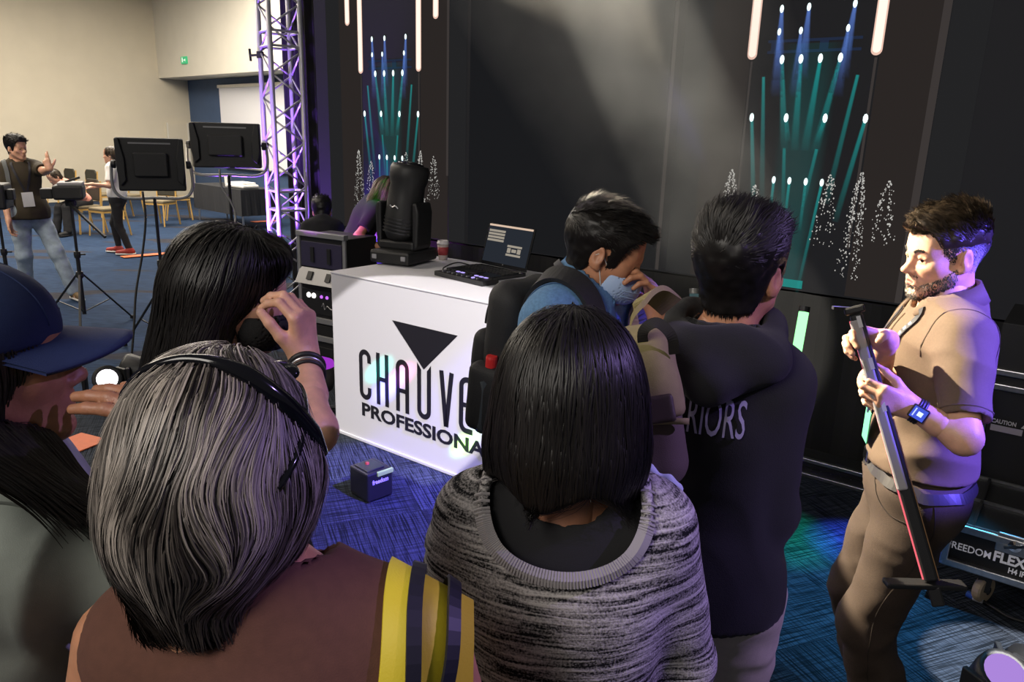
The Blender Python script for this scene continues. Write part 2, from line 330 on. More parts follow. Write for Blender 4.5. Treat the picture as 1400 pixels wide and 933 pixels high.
for ci, c in enumerate((-3.985, -.49)):        # centre of each copy of the stage picture
    picture('pictured_column', lambda mb: (quad(mb, c-.62, c-.36, 1.02, 4.4, YF), quad(mb, c+.37, c+.68, 1.02, 4.4, YF)), BROWN)
    picture('pictured_column_edge', lambda mb: (quad(mb, c-.355, c-.342, 1.3, 2.36, YF-.001), quad(mb, c+.345, c+.36, 1.3, 2.36, YF-.001), quad(mb, c+.66, c+.685, 1.55, 4.4, YF-.001)), LINE)
    picture('pictured_column_shade', lambda mb: (quad(mb, c-.80, c-.62, 1.02, 4.4, YF), quad(mb, c+.69, c+.87, 1.02, 4.4, YF)), GREYC)
    for du, z in ((-.35, 2.37), (.35, 2.37), (-.51, 2.77), (.54, 2.76)):
        def tb(mb, w, zz, y, z=z, du=du):
            P = [(c+du+w*math.cos(a), y, zz+w*math.sin(a)) for a in np.linspace(math.pi, 2*math.pi, 9)]+[(c+du+w, y, 4.3), (c+du-w, y, 4.3)]
            mb.add(P, [tuple(range(len(P)))])
        picture('pictured_light_tube', lambda mb: tb(mb, .030, z+.03, YF-.002), TUBEP)
        picture('pictured_light_tube_core', lambda mb: tb(mb, .022, z+.036, YF-.003), TUBE)
    def lamp(mb, du, z, r=.014):
        P = [(c+du+r*math.cos(a), YF-.004, z+1.9*r*math.sin(a)) for a in np.linspace(0, 2*math.pi, 10)[:-1]]; mb.add(P, [tuple(range(9))])
    beams = []
    for du in (-.165, -.055, .055, .165): beams.append((du, 2.36, du*.55, 1.85, .03, .1, .62))
    for du in (-.265, .27): beams.append((du, 2.27, du*.72, 1.55, .028, .07, .5))
    for du in (-.31, -.1, .125, .345): beams.append((du, 2.035, du*.75, (1.45 if abs(du) > .2 else 1.9), .03, .07, .55))
    for du in (-.09, .1): beams.append((du, 1.86, du*.6, 1.5, .03, .05, .4))
    for du in (-.13, -.035, .062, .155): beams.append((du, 1.665, du*(1.0 if du < .15 else .6), (1.38 if du < .15 else 1.0), .026, .04, .6))
    for (u0, z0, u1, z1, w0, w1, g) in beams: fade_strip('pictured_beam', c+u0, z0, c+u1, z1, w0*.8, w1*.62, TEAL, g*.62, .02)
    fade_strip('pictured_haze', c+.01, 2.45, c, 1.06, .35, .26, TEAL, .02, .06, y=.0068)
    for du in (-.2, -.045, .205): fade_strip('pictured_blue_beam', c+du, 2.64, c+du*.9, 2.25, .022, .09, BLUEB, .5, .0)
    for du, zz in ((-.2, 2.51), (-.075, 2.51), (.185, 2.51)): fade_strip('pictured_blue_beam', c+du, zz, c+du*.9, 2.15, .02, .09, BLUEB, .4, .0)
    lm = MB()
    for du in (-.165, -.055, .055, .165): lamp(lm, du, 2.365)
    for du in (-.31, -.1, .125, .345): lamp(lm, du, 2.035)
    for du in (-.13, -.035, .062, .155): lamp(lm, du, 1.67, .012)
    for du in (-.2, -.045, .205): lamp(lm, du, 2.645, .012)
    for du in (-.2, -.075, .185): lamp(lm, du, 2.52, .011)
    tag(lm.build('pictured_lamp', HEADM, vw), kind='stuff')
    picture('pictured_rig', lambda mb: [quad(mb, c-.26, c+.27, z, z+.016, YF-.001) for z in (2.40, 2.46)]+[quad(mb, c+du, c+du+.05, 2.40, 2.475, YF-.001) for du in (-.24, -.09, .04, .17)], em('picture_rig', (.016, .024, .05), 1))
    tw = MB()
    for (du, hh, zb, nn) in ((-.40, .5, 1.22, 150), (-.24, .33, 1.30, 70), (.20, .42, 1.30, 90), (.37, .62, 1.12, 210), (.52, .36, 1.34, 80)):
        for q in range(int(nn*1.5)):
            f = random.random()**.8; z = zb+hh*f; w = .085*(1-f)**.5*(.3+.7*random.random()); u = c+du+random.choice((-1, 1))*w*random.random()**.4
            r = random.uniform(.002, .0048); tw.add([(u-r, YF-.003, z), (u, YF-.003, z-r*1.4), (u+r, YF-.003, z), (u, YF-.003, z+r*1.4)], [(0, 1, 2, 3)])
    tag(tw.build('pictured_twinkling_tree', TWINK, vw), kind='stuff')
    picture('pictured_stage_floor', lambda mb: quad(mb, c-.12, c+.12, 1.025, 1.075, YF-.002), em('picture_teal_floor', (.02, .22, .2), 1.0))
picture('pictured_black_curtain', lambda mb: quad(mb, -3.08, -1.38, 1.02, 4.4, YF), DARKC)
picture('pictured_curtain_line', lambda mb: (quad(mb, -1.37, -1.345, 1.02, 4.4, YF-.001), quad(mb, .155, .19, 1.02, 4.4, YF-.001)), LINE)
# black drape left of the wall and black ground-stack cases below it
dr = MB(); n = 80; V = []
for i in range(n+1):
    u = -5.0-1.0*i/n; y = .42+.03*math.sin(i*.9)+.012*math.sin(i*2.3); V += [(u, y, 0), (u, y, 4.6)]
dr.add(V, [(2*i, 2*i+2, 2*i+3, 2*i+1) for i in range(n)])
DRAPE = mat('black_drape', (.008, .008, .009), .95)
t = dr.build('black_drape', DRAPE); t.location = tuple(S0); t.rotation_euler = (0, 0, RZ); tag(t, 'pleated black drape hanging between the truss tower and the video wall', 'drape')
so = t.modifiers.new('thickness', 'SOLIDIFY'); so.thickness = .004
V = []; n = 150
dr = MB()
for i in range(n+1):
    u = -5.0+8.5*i/n; y = .0+.012*math.sin(i*1.1); V += [(u, y, 0), (u, y, 1.0)]
dr.add(V, [(2*i, 2*i+2, 2*i+3, 2*i+1) for i in range(n)])
t = dr.build('black_skirt', DRAPE); t.location = tuple(S0); t.rotation_euler = (0, 0, RZ); tag(t, 'black cloth skirt hanging below the video wall', 'drape'); so = t.modifiers.new('thickness', 'SOLIDIFY'); so.thickness = .004
V = []; n = 60
dr = MB()
for i in range(n+1):
    u = .98+2.6*i/n; y = .1+.03*math.sin(i*.8)+.01*math.sin(i*2.1); V += [(u, y, 0), (u, y, 4.6)]
dr.add(V, [(2*i, 2*i+2, 2*i+3, 2*i+1) for i in range(n)])
t = dr.build('black_drape', DRAPE); t.location = tuple(S0); t.rotation_euler = (0, 0, RZ); tag(t, 'black drape hanging at the right end of the video wall', 'drape'); so = t.modifiers.new('thickness', 'SOLIDIFY'); so.thickness = .004
# flat case with aluminium edges on the floor under the wall
G2 = gr(1136, 662)
t = thing('floor_batten_case', 'long low black case with two aluminium rails under the video wall', 'road case', G2, RZ)
MB().box((.25, .1, .055), (1.5, .18, .10)).build('body', CASE, t, .004)
MB().box((.25, .005, .012), (1.5, .022, .024)).build('lower_rail', ALU, t, .004); MB().box((.25, .005, .105), (1.5, .03, .024)).build('upper_rail', ALU, t, .004)
rv = MB()
for i in range(26): rv.lathe([(.005, 0), (.004, .003), (.001, .004)], (-.45+i*.055, .009, .058), 8, (0, -1, 0))
tag(rv.build('rivet_row', ALU, t), kind='stuff')
MB().box((.25, .008, .06), (1.48, .006, .008)).build('groove_strip', STEELDARK, t)
# glowing tubes standing before the skirt
def glow_tube(pt, pb, col, s, label):
    a = np.array(pb); b = np.array(pt); t = thing('light_tube', label, 'light tube', (a[0], a[1], 0))
    a = a-np.array([a[0], a[1], 0]); b = b-np.array([np.array(pb)[0], np.array(pb)[1], 0]); up = nrm(b-a)
    MB().tube([a, b], .026, 14).build('diffuser', em('tube_glow_'+label[:5], col, s), t, smooth=False)
    MB().tube([b, b+up*.03], .029, 14).build('end_cap', BLACK, t); MB().tube([a-up*.04, a], .029, 14).build('end_cap', BLACK, t)
    MB().tube([(0, 0, .02), a-up*.03], .012, 8).build('stand_pole', BLACK, t); MB().lathe([(.11, 0), (.11, .012), (.02, .02)], (0, 0, 0), 20).build('stand_base', BLACK, t)
gt = gr(1097, 428, 1.06); glow_tube(at(1099, 427, 4.05), at(1086, 500, 4.05), (.30, 1, .36), 2.0, 'green glowing tube light standing behind the hoodie man')
glow_tube(at(949, 402, 4.3), at(945, 500, 4.3), (.18, .32, .34), .22, 'dim grey tube light between the denim man and hoodie man')

# ------------------------------------------------------------ haze in front of the video wall
HS, HE = np.array(HAZE_SRC), np.array(HAZE_END); hu = nrm(HE-HS)
hz = MB().bar(HS+hu*.9, HE+hu*.15, .92, .92).build('stage_haze', bpy.data.materials.new('haze'))
tag(hz, 'thin drifting stage haze lit by a slanting beam', 'haze', kind='stuff')
m = hz.data.materials[0]; m.use_nodes = True; nt = m.node_tree; nt.nodes.clear()
o_ = nt.nodes.new('ShaderNodeOutputMaterial'); vs = nt.nodes.new('ShaderNodeVolumeScatter'); vs.inputs['Anisotropy'].default_value = .2
tc = nt.nodes.new('ShaderNodeTexCoord'); n_ = nt.nodes.new('ShaderNodeTexNoise'); n_.inputs['Scale'].default_value = 2.6; n_.inputs['Detail'].default_value = 3
mr = nt.nodes.new('ShaderNodeMapRange'); mr.inputs[1].default_value = .3; mr.inputs[2].default_value = .75; mr.inputs[3].default_value = .10; mr.inputs[4].default_value = .62
nt.links.new(tc.outputs['Object'], n_.inputs['Vector']); nt.links.new(n_.outputs['Fac'], mr.inputs[0]); 
sp = nt.nodes.new('ShaderNodeSeparateXYZ'); mz = nt.nodes.new('ShaderNodeMapRange'); mz.inputs[1].default_value = 1.5; mz.inputs[2].default_value = 2.5; mz.inputs[3].default_value = .3; mz.inputs[4].default_value = 1.15
mm = nt.nodes.new('ShaderNodeMath'); mm.operation = 'MULTIPLY'; nt.links.new(tc.outputs['Object'], sp.inputs[0]); nt.links.new(sp.outputs['Z'], mz.inputs[0]); nt.links.new(mr.outputs[0], mm.inputs[0]); nt.links.new(mz.outputs[0], mm.inputs[1]); nt.links.new(mm.outputs[0], vs.inputs['Density'])
nt.links.new(vs.outputs[0], o_.inputs['Volume'])
# ------------------------------------------------------------ booth counter
BL = gr(462, 591); BL[2] = 0
booth = thing('booth_counter', 'white fabric booth counter printed with a black logo', 'counter', BL, RZ)
BLEN, BDEP, BH = 1.54, .92, 1.045
MB().box((BLEN/2-.01, BDEP/2, BH/2), (BLEN+.02, BDEP, BH-.004)).build('body', WHITEFAB, booth, .008)
MB().box((BLEN/2-.01, BDEP/2, BH), (BLEN+.03, BDEP+.01, .012)).build('top', WHITEFAB, booth, .004)
MB().box((BLEN/2, -.004, .012), (BLEN+.02, .01, .02)).build('bottom_hem', WHITEFAB, booth, .003)
FY = -.0022
def stroke(mb, pts, w):
    P = np.array(pts, float); n = len(P); t = np.gradient(P, axis=0); t /= np.linalg.norm(t, axis=1)[:, None]
    q = np.stack([-t[:, 1], t[:, 0]], 1); A = P+q*w/2; B_ = P-q*w/2
    V = [(a[0], FY, a[1]) for a in A]+[(b[0], FY, b[1]) for b in B_]
    mb.add(V, [(i, i+1, n+i+1, n+i) for i in range(n-1)])
def arc(cx, cz, r, a0, a1, n=8): return [(cx+r*math.cos(a), cz+r*math.sin(a)) for a in np.radians(np.linspace(a0, a1, n))]
z0, z1, w = .287, .613, .031; r_ = .036
def letter(name, *strokes):
    mb = MB()
    for s_ in strokes: stroke(mb, *s_)
    mb.build('logo_letter', INK, booth)
def U(u): return u+w/2
l = .224; x0, x1 = l+w/2, l+.105-w/2; c_ = (x0+x1)/2; r_ = (x1-x0)/2
letter('C', ([(x1, z1-.085)]+arc(c_, z1-.055, r_, 0, 180, 12)+[(x0, z0+.055)]+arc(c_, z0+.055, r_, 180, 360, 12)[1:]+[(x1, z0+.085)], w))
l = .376; x0, x1 = l+w/2, l+.105-w/2
letter('H', ([(x0, z0), (x0, z1)], w), ([(x1, z0), (x1, z1)], w), ([(x0, .452), (x1, .452)], w*.85))
l = .543; x0, x1 = l+w/2, l+.108-w/2; c_ = (x0+x1)/2; r_ = (x1-x0)/2
letter('A', ([(x0, z0)]+arc(c_, z1-.055, r_, 180, 0, 12)+[(x1, z0)], w), ([(x0, .42), (x1, .42)], w*.85))
l = .717; x0, x1 = l+w/2, l+.108-w/2; c_ = (x0+x1)/2; r_ = (x1-x0)/2
mb = MB(); stroke(mb, [(x0, z1-.03), (x0, z0+.055)]+arc(c_, z0+.055, r_, 180, 360, 12)[1:]+[(x1, z1-.03)], w)
mb.add([(x0-w/2, FY, z1-.03), (x0+w/2, FY, z1-.045), (x0+w/2, FY, z1-.045), (x0-w/2, FY, z1)], [(0, 1, 2, 3)])
mb.add([(x0-w/2, FY, z1-.03), (x0+w/2, FY, z1-.03), (x0-w/2, FY, z1+.01)], [(0, 1, 2)]); mb.add([(x1-w/2, FY, z1-.03), (x1+w/2, FY, z1-.03), (x1+w/2, FY, z1+.01)], [(0, 1, 2)]); mb.build('logo_letter', INK, booth)
l = .888; letter('V', ([(l+w/2, z1), (l+.053, z0)], w*1.02), ([(l+.108-w/2, z1), (l+.055, z0)], w*1.02))
l = 1.037; x0 = l+w/2
letter('E', ([(l+.1, z1-w/2)]+arc(x0+.04, z1-.055, .04, 90, 180, 8)+arc(x0+.04, z0+.055, .04, 180, 270, 8)+[(l+.1, z0+w/2)], w), ([(x0, .452), (l+.09, .452)], w*.85))
l = 1.2; letter('T', ([(l-.01, z1-w/2), (l+.115, z1-w/2)], w), ([(l+.053, z0), (l+.053, z1)], w))
MB().add([(.518, FY, .834), (1.022, FY, .834), (.769, FY, .588)], [(0, 2, 1)]).build('logo_triangle', INK, booth)
text_mesh('logo_lettering', 'PROFESSIONAL', INK, booth, .115, (.767, FY, .183), (math.pi/2, 0, 0), 1.06, .0034)
def onbooth(u, v, z=BH+.006): return BL+D1*u+D2*v+np.array([0, 0, z])

# moving head light on the counter
t = thing('moving_head_light', 'large black moving head stage light standing on the white counter', 'stage light', onbooth(.05, .56), RZ+math.radians(12))
MB().box((0, 0, .055), (.30, .36, .085)).build('base', BLACK, t, .018)
for sx in (-1, 1): MB().box((sx*.11, -.182, .055), (.035, .006, .03)).build('base_handle', mat('grey_mark', (.3, .3, .33), .5), t, .004)
for sx in (-1, 1):
    MB().prism([(sx*.13, .09), (sx*.155, .12), (sx*.165, .34), (sx*.15, .40), (sx*.118, .40), (sx*.118, .12)], -.09, .09).build('yoke_arm', BLACK, t, .012)
MB().box((0, 0, .125), (.27, .2, .06)).build('yoke_base', BLACK, t, .015)
hd = MB(); prof = [(.02, -.24), (.085, -.235), (.112, -.19), (.118, -.08), (.117, .03), (.112, .12), (.125, .16), (.128, .22), (.115, .25), (.09, .252)]
hd.lathe(prof, (0, 0, 0), 24, nrm((.12, .1, 1))); h = hd.build('lamp_head', BLACK, t, smooth=True); h.location = (0.01, 0, .385)
ax = nrm((.12, .1, 1))
lens = MB().lathe([(.088, 0), (.08, .012), (.04, .02), (.005, .022)], ax*.25, 24, ax).build('lens', GLOSSBLACK, h, smooth=True)
fin = MB()
for i in range(5): fin.lathe([(.121, -.19+i*.022), (.121, -.182+i*.022)], (0, 0, 0), 24, ax)
fin.build('cooling_fin', STEELDARK, h)
stroke_m = mat('silver_badge', (.6, .6, .62), .3, .6)
MB().tube(bez([(-.03, -.128, .0), (-.01, -.130, -.012), (.01, -.13, -.004), (.03, -.128, -.02)], 12), .004, 6).build('badge', stroke_m, h)
# coffee cup
t = thing('coffee_cup', 'red and white paper coffee cup with white lid on the counter', 'cup', onbooth(.15, .83), 0)
MB().lathe([(.028, 0), (.030, .01), (.0395, .11)], (0, 0, 0), 24).build('cup_body', mat('cup_paper', (.45, .38, .36), .6), t, smooth=True)
MB().lathe([(.0335, .035), (.0385, .09), (.0375, .09), (.033, .035)], (0, 0, .0), 24).build('sleeve', mat('cup_red', (.35, .04, .05), .6), t, smooth=True)
MB().lathe([(.042, .108), (.043, .116), (.039, .120), (.037, .132), (.030, .134), (.028, .128)], (0, 0, 0), 24).build('lid', mat('lid_white', (.7, .66, .68), .4), t, smooth=True)
# laptop
lp = thing('laptop', 'open black laptop showing grey panels on the counter', 'laptop', onbooth(.70, .62), RZ-math.radians(9))
MB().box((0, 0, .014), (.42, .29, .022)).build('base', GLOSSBLACK, lp, .005)
ks = MB()
for r in range(5):
    for c in range(14): ks.box((-.185+c*.0284, -.02+r*.027, .027), (.022, .02, .004))
tag(ks.build('keyboard', BLACK, lp), kind='stuff')
MB().box((0, -.09, .0262), (.11, .07, .002)).build('touchpad', STEELDARK, lp, .001)
tilt = math.radians(16); sy = .145
Rt = np.array([[1, 0, 0], [0, math.cos(tilt), math.sin(tilt)], [0, -math.sin(tilt), math.cos(tilt)]])
def lidp(x, y, z): return np.array([0, sy, .026])+Rt@np.array([x, y, z])
MB().box(lidp(0, 0, .135), (.42, .012, .27), Rt).build('screen_lid', GLOSSBLACK, lp, .004)
dm = em('laptop_display', (.02, .024, .032), 1); lm = em('laptop_panel_light', (.62, .55, .45), .55); l2 = em('laptop_bar', (.9, .66, .5), .8)
MB().box(lidp(0, -.007, .14), (.395, .002, .235), Rt).build('display', dm, lp)
MB().box(lidp(0, -.0085, .258), (.395, .002, .012), Rt).build('display_bar', l2, lp)
for k in range(4): MB().box(lidp(-.115, -.0085, .223-k*.02), (.15, .002, .014), Rt).build('display_panel', lm, lp)
for (x, z, ww, hh) in ((.07, .14, .13, .013), (.07, .085, .13, .013), (.025, .113, .03, .03), (.07, .113, .04, .02), (.115, .113, .03, .03)): MB().box(lidp(x, -.0085, z), (ww, .002, hh), Rt).build('display_panel', lm, lp)
text_mesh('lid_mark', '>', ALU, lp, .02, tuple(lidp(0, -.0085, .01)), (math.pi/2-tilt, 0, 0))
# lighting controller in front of the laptop
ct = thing('lighting_controller', 'slim black lighting controller with lit buttons before the laptop', 'controller', onbooth(.74, .385), RZ-math.radians(9))
MB().box((0, 0, .015), (.44, .13, .028)).build('body', BLACK, ct, .004)
pm = em('button_violet', (.5, .4, 1), 1.1)
for k in range(10): MB().box((-.19+k*.042, .03, .031), (.026, .016, .005)).build('button', pm if k in (2, 3, 6, 7, 8) else BLACK, ct, .001)
for k in range(8): MB().box((-.17+k*.045, -.03, .032), (.012, .022, .008)).build('fader', ALU if k != 6 else pm, ct, .002)
for k in range(8): MB().box((-.17+k*.045, -.025, .0292), (.003, .06, .001)).build('fader_slot', STEELDARK, ct)
cb = MB().tube(bez([onbooth(.52, .72, BH+.02), onbooth(.47, .62, BH+.05), onbooth(.46, .5, BH+.03), onbooth(.52, .44, BH+.015)], 24), .004, 6).build('cable', CABLE); tag(cb, 'short black cable looped beside the laptop on the counter', 'cable')

# uplight box on the carpet
bp_ = gr(508, 676)
t = thing('uplight_box', 'small black battery uplight box on the carpet before the counter', 'stage light', bp_, RZ+math.radians(-8))
MB().box((0, 0, .085), (.17, .16, .16)).build('housing', BLACK, t, .01)
MB().box((0, -.01, .168), (.12, .11, .01)).build('top_plate', STEELDARK, t, .004)
MB().lathe([(.012, 0), (.01, .012), (.002, .013)], (-.02, -.01, .17), 10).build('knob', mat('red_knob', (.25, .03, .03), .4), t)
MB().box((.082, .03, .150), (.02, .1, .026)).build('lime_clip', mat('lime_plastic', (.45, .7, .15), .4), t, .004)
text_mesh('brand_lettering', 'freedom', mat('violet_print', (.5, .45, .9), .5, emit=(.3, .2, 1), es=.5), t, .035, (.0862, 0.0, .1), (math.pi/2, 0, math.pi/2), .1, .001)
for sx in (-1, 1):
    for sy_ in (-1, 1): MB().lathe([(.012, 0), (.012, .008)], (sx*.07, sy_*.065, 0), 10).build('foot', RUBBER, t)

# ------------------------------------------------------------ truss tower
TB = gr(401, 437); TB[2] = 0
ta = math.atan2(-.81, .59)
t = thing('truss_tower', 'square aluminium truss tower lit violet beside the video wall', 'truss', TB, ta)
TS = .29; TH = 4.7; q = TS/2
TM = mat('truss_aluminium', (.5, .5, .54), .42, .5)
for sx, sy_ in ((-1, -1), (1, -1), (1, 1), (-1, 1)): MB().tube([(sx*q, sy_*q, .02), (sx*q, sy_*q, TH)], .025, 10).build('chord', TM, t, smooth=True)
corners = [(-q, -q), (q, -q), (q, q), (-q, q)]
zs = np.arange(.12, TH-.3, .205)
for f in range(4):
    a = corners[f]; b = corners[(f+1) % 4]
    for k in range(len(zs)-1):
        p, r = (a, b) if (k+f) % 2 == 0 else (b, a)
        MB().tube([(p[0], p[1], zs[k]), (r[0], r[1], zs[k+1])], .0095, 6).build('lacing_tube', TM, t, smooth=True)
    for z in (.09, 1.12, 1.30, 2.62, 2.75, TH-.06): MB().tube([(a[0], a[1], z), (b[0], b[1], z)], .012, 6).build('cross_tube', TM, t)
MB().box((0, 0, .01), (.5, .5, .02)).build('base_plate', STEELDARK, t, .003)
# clamps on the truss
for zc in (2.55, 1.72):
    c = thing('cable_clamp', ('upper' if zc > 2 else 'lower')+' small black wing clamp on the truss tower', 'clamp', TB, ta)
    MB().lathe([(.034, -.03), (.034, .03)], (-q, -q, zc), 12).build('collar', BLACK, c)
    MB().bar((-q-.02, -q-.01, zc), (-q-.14, -q-.05, zc+.0), .02, .02).build('bolt', BLACK, c)
    MB().bar((-q-.13, -q-.05, zc-.05), (-q-.15, -q-.05, zc+.06), .02, .012).build('wing_nut', BLACK, c)

# ------------------------------------------------------------ amplifier rack
rk = gr(440, 515); rk[2] = 0
t = thing('amplifier_rack', 'black equipment rack with silver drawers left of the counter', 'rack', rk+np.array([-.02, .22, 0]), RZ+math.radians(6))
GREYS = mat('rack_silver', (.33, .33, .34), .45, .5)
MB().box((0, .18, .55), (.5, .36, 1.05)).build('cabinet', CASE, t, .006)
for sx in (-1, 1): MB().box((sx*.245, -.004, .55), (.03, .02, 1.05)).build('edge_rail', GREYS, t, .003)
MB().box((0, -.0, 1.09), (.52, .05, .04)).build('top_rail', GREYS, t, .004)
MB().box((0, -.006, .93), (.44, .012, .2)).build('panel', mat('violet_dark_panel', (.03, .025, .06), .5), t, .003)
for k in (-1, 1): MB().box((k*.09, -.016, .93), (.035, .012, .12)).build('vent', BLACK, t)
MB().add([(-.24, -.005, .82), (.24, -.005, .82), (.24, -.07, .70), (-.24, -.07, .70), (-.24, .0, .70), (.24, .0, .70)], [(0, 1, 2, 3), (3, 2, 5, 4), (0, 3, 4), (1, 5, 2)]).build('sloped_drawer', GREYS, t)
for k in (-1, 1): MB().bar((k*.1, -.027, .795), (k*.1, -.058, .735), .05, .012).build('drawer_slot', BLACK, t)
MB().box((0, -.01, .55), (.44, .02, .2)).build('amplifier', BLACK, t, .004)
for k in (0, 1): MB().lathe([(.022, 0), (.02, .008), (.004, .010)], (-.14+k*.055, -.02, .6), 14, (0, -1, 0)).build('meter_lamp', em('meter_white', (1, .95, .9), 2.2), t)
for k in (0, 1): MB().lathe([(.014, 0), (.012, .008), (.004, .010)], (.0+k*.06, -.02, .6), 12, (0, -1, 0)).build('status_lamp', em('status_violet', (.55, .15, .9), 1.2), t)
MB().tube(bez([(.0, -.022, .52), (.02, -.022, .55), (.03, -.022, .5), (.06, -.022, .53), (.1, -.022, .51), (.16, -.022, .52)], 24), .004, 5).build('script_badge', GREYS, t)
for z in (.40, .25): MB().box((0, -.012, z), (.46, .025, .045)).build('drawer_front', GREYS, t, .004)
for z in (.325, .14): MB().box((0, -.006, z), (.44, .012, .07)).build('blank_panel', BLACK, t, .003)
# violet-lit mixer cover near counter foot, its violet light put in as emission
t = thing('violet_lit_cover', 'round cover with violet light put in as glow at the foot of the counter', 'stage light', gr(436, 560), 0)
MB().lathe([(.05, .0), (.10, .03), (.125, .10), (.12, .2), (.06, .24)], (0, 0, .12), 20).build('can', BLACK, t, smooth=True)
MB().lathe([(.12, .0), (.11, .03), (.05, .055), (.003, .06)], (0, 0, .32), 20).build('lens', em('violet_glow_top', (.55, .06, .9), .6), t, smooth=True)  # glowing top stands in for violet light falling on the cover
MB().tube([(-.14, 0, .02), (-.14, 0, .26)], .012, 6).tube([(.14, 0, .02), (.14, 0, .26)], .012, 6).tube([(-.14, 0, .02), (.14, 0, .02)], .012, 6).build('bracket', BLACK, t)

# ------------------------------------------------------------ hall equipment
def tripod(t, h, spread, top_r=.016, z_hub=None):
    z_hub = z_hub or h*.42
    MB().tube([(0, 0, .12), (0, 0, h*.6)], .018, 10).build('lower_column', BLACK, t); MB().tube([(0, 0, h*.55), (0, 0, h)], .013, 10).build('upper_column', BLACK, t)
    MB().lathe([(.03, -.03), (.035, 0), (.03, .03)], (0, 0, z_hub), 12).build('hub_collar', BLACK, t)
    MB().lathe([(.026, -.03), (.03, 0), (.026, .03)], (0, 0, h*.58), 12).build('clamp_collar', BLACK, t); MB().box((.045, 0, h*.58), (.05, .015, .015)).build('clamp_knob', BLACK, t, .003)
    for k in range(3):
        a = k*2.094+.5; e = np.array([math.cos(a), math.sin(a), 0])
        MB().bar(np.array([0, 0, z_hub])+e*.03, e*spread+np.array([0, 0, .015]), .022, .014).build('leg', BLACK, t, .003)
        MB().bar(np.array([0, 0, .15])+e*.02, e*spread*.55+np.array([0, 0, z_hub*.46]), .012, .008).build('brace', BLACK, t)
        MB().lathe([(.02, 0), (.02, .03), (.01, .035)], e*spread, 10).build('foot', RUBBER, t)
def panel_light(pc, gnd, wdt, hgt, facing, label, power, tilt_=0):
    t = thing('led_panel_light', label, 'light', gnd, facing); h = pc[2]-.5*hgt-.06-gnd[2]
    tripod(t, h, .42)
    z = pc[2]-gnd[2]
    b = MB().box((0, 0, z), (wdt, .1, hgt)).build('panel_housing', BLACK, t, .012)
    MB().box((0, .055, z), (wdt*.92, .012, hgt*.88)).build('light_surface', em('panel_glow', (1, .84, .62), power), t)
    for sx in (-1, 1):
        MB().prism([(sx*wdt*.5, z+hgt*.48), (sx*wdt*.44, z+hgt*.5), (sx*wdt*.38, z+hgt*.1), (sx*wdt*.38, z-hgt*.3), (sx*wdt*.46, z-hgt*.4), (sx*wdt*.5, z-hgt*.1)], -.085, -.05).build('corner_guard', BLACK, t, .006)
        MB().lathe([(.03, 0), (.034, .01), (.03, .035), (.01, .04)], (sx*(wdt*.5+.01), 0, z), 12, (sx, 0, 0)).build('tilt_knob', BLACK, t)
    MB().box((0, -.052, z+hgt*.4), (wdt*.62, .004, .012)).build('edge_strip', mat('panel_strip_grey', (.25, .25, .26), .4), t)
    MB().box((.02, -.052, z-hgt*.12), (wdt*.09, .004, .025)).build('status_display', mat('lcd_teal', (.02, .08, .1), .3, emit=(.1, .4, .5), es=.35), t)
    MB().box((0, -.075, z+.0), (wdt*.5, .05, hgt*.45)).build('power_box', BLACK, t, .01)
    w2 = wdt*.5+.045; zb = z-hgt*.5-.06
    MB().tube(bez([(-w2, 0, z), (-w2, 0, zb+.08), (-w2+.08, 0, zb), (0, 0, zb), (w2-.08, 0, zb), (w2, 0, zb+.08), (w2, 0, z)], 48), .012, 8).build('yoke', GREYS, t, smooth=True)
    return t
pc = at(207, 225, 6.15)
panel_light(pc, np.array([pc[0], pc[1], 0]), .50, .42, math.radians(22), 'black led panel light on a stand nearest the woman in white', 5)
pc2 = at(310, 199, 6.4)
panel_light(pc2, np.array([pc2[0], pc2[1], 0]), .55, .37, math.radians(12), 'black led panel light on a stand before the white screen', 5)
c = MB().tube(bez([at(195, 262, 6.0), at(199, 300, 6.0), at(195, 345, 6.0), at(186, 400, 5.95), at(183, 450, 5.9), gr(178, 510, .01)], 40), .009, 7).build('power_cable', CABLE, smooth=True); tag(c, 'black power cable hanging from the panel light near the woman in white', 'cable')
c = MB().tube(bez([at(300, 232, 6.3), at(303, 255, 6.3), at(315, 275, 6.3), at(322, 295, 6.3), at(318, 330, 6.25), gr(300, 480, .01)], 40), .009, 7).build('power_cable', mat('grey_cable', (.2, .2, .2), .5), smooth=True); tag(c, 'grey power cable hanging from the panel light before the white screen', 'cable')
# video camera on a tripod beside the man with the badge
vp = at(95, 262, 6.9)
t = thing('studio_camera', 'black and grey video camera on a tripod beside the pointing man', 'camera', (vp[0], vp[1], 0), math.radians(25))
z = vp[2]; tripod(t, z-.08, .45)
MB().box((0, 0, z), (.24, .34, .13)).build('body', BLACK, t, .02); MB().box((0.02, -.02, z+.075), (.2, .24, .03)).build('grey_top', mat('camera_grey', (.3, .3, .32), .4), t, .008)
MB().lathe([(.05, 0), (.055, .1), (.06, .16), (.05, .165)], (0, .16, z), 16, (0, 1, 0)).build('lens', BLACK, t, smooth=True)
MB().bar((-.02, -.05, z+.09), (.1, -.05, z+.13), .02, .02).build('grip', BLACK, t); MB().bar((0, -.12, z-.1), (.28, -.5, z-.36), .02, .02).build('pan_handle', BLACK, t)
MB().box((-.17, -.06, z-.01), (.1, .14, .09)).build('viewfinder', BLACK, t, .01)
MB().lathe([(.045, -.03), (.05, .0), (.045, .03)], (0, 0, z-.1), 14).build('pan_head', BLACK, t)
vp = at(-6, 268, 7.2)
t = thing('studio_camera', 'black video camera cut off by the left edge of the picture', 'camera', (vp[0], vp[1], 0), math.radians(20)); z = vp[2]; tripod(t, z-.07, .4)
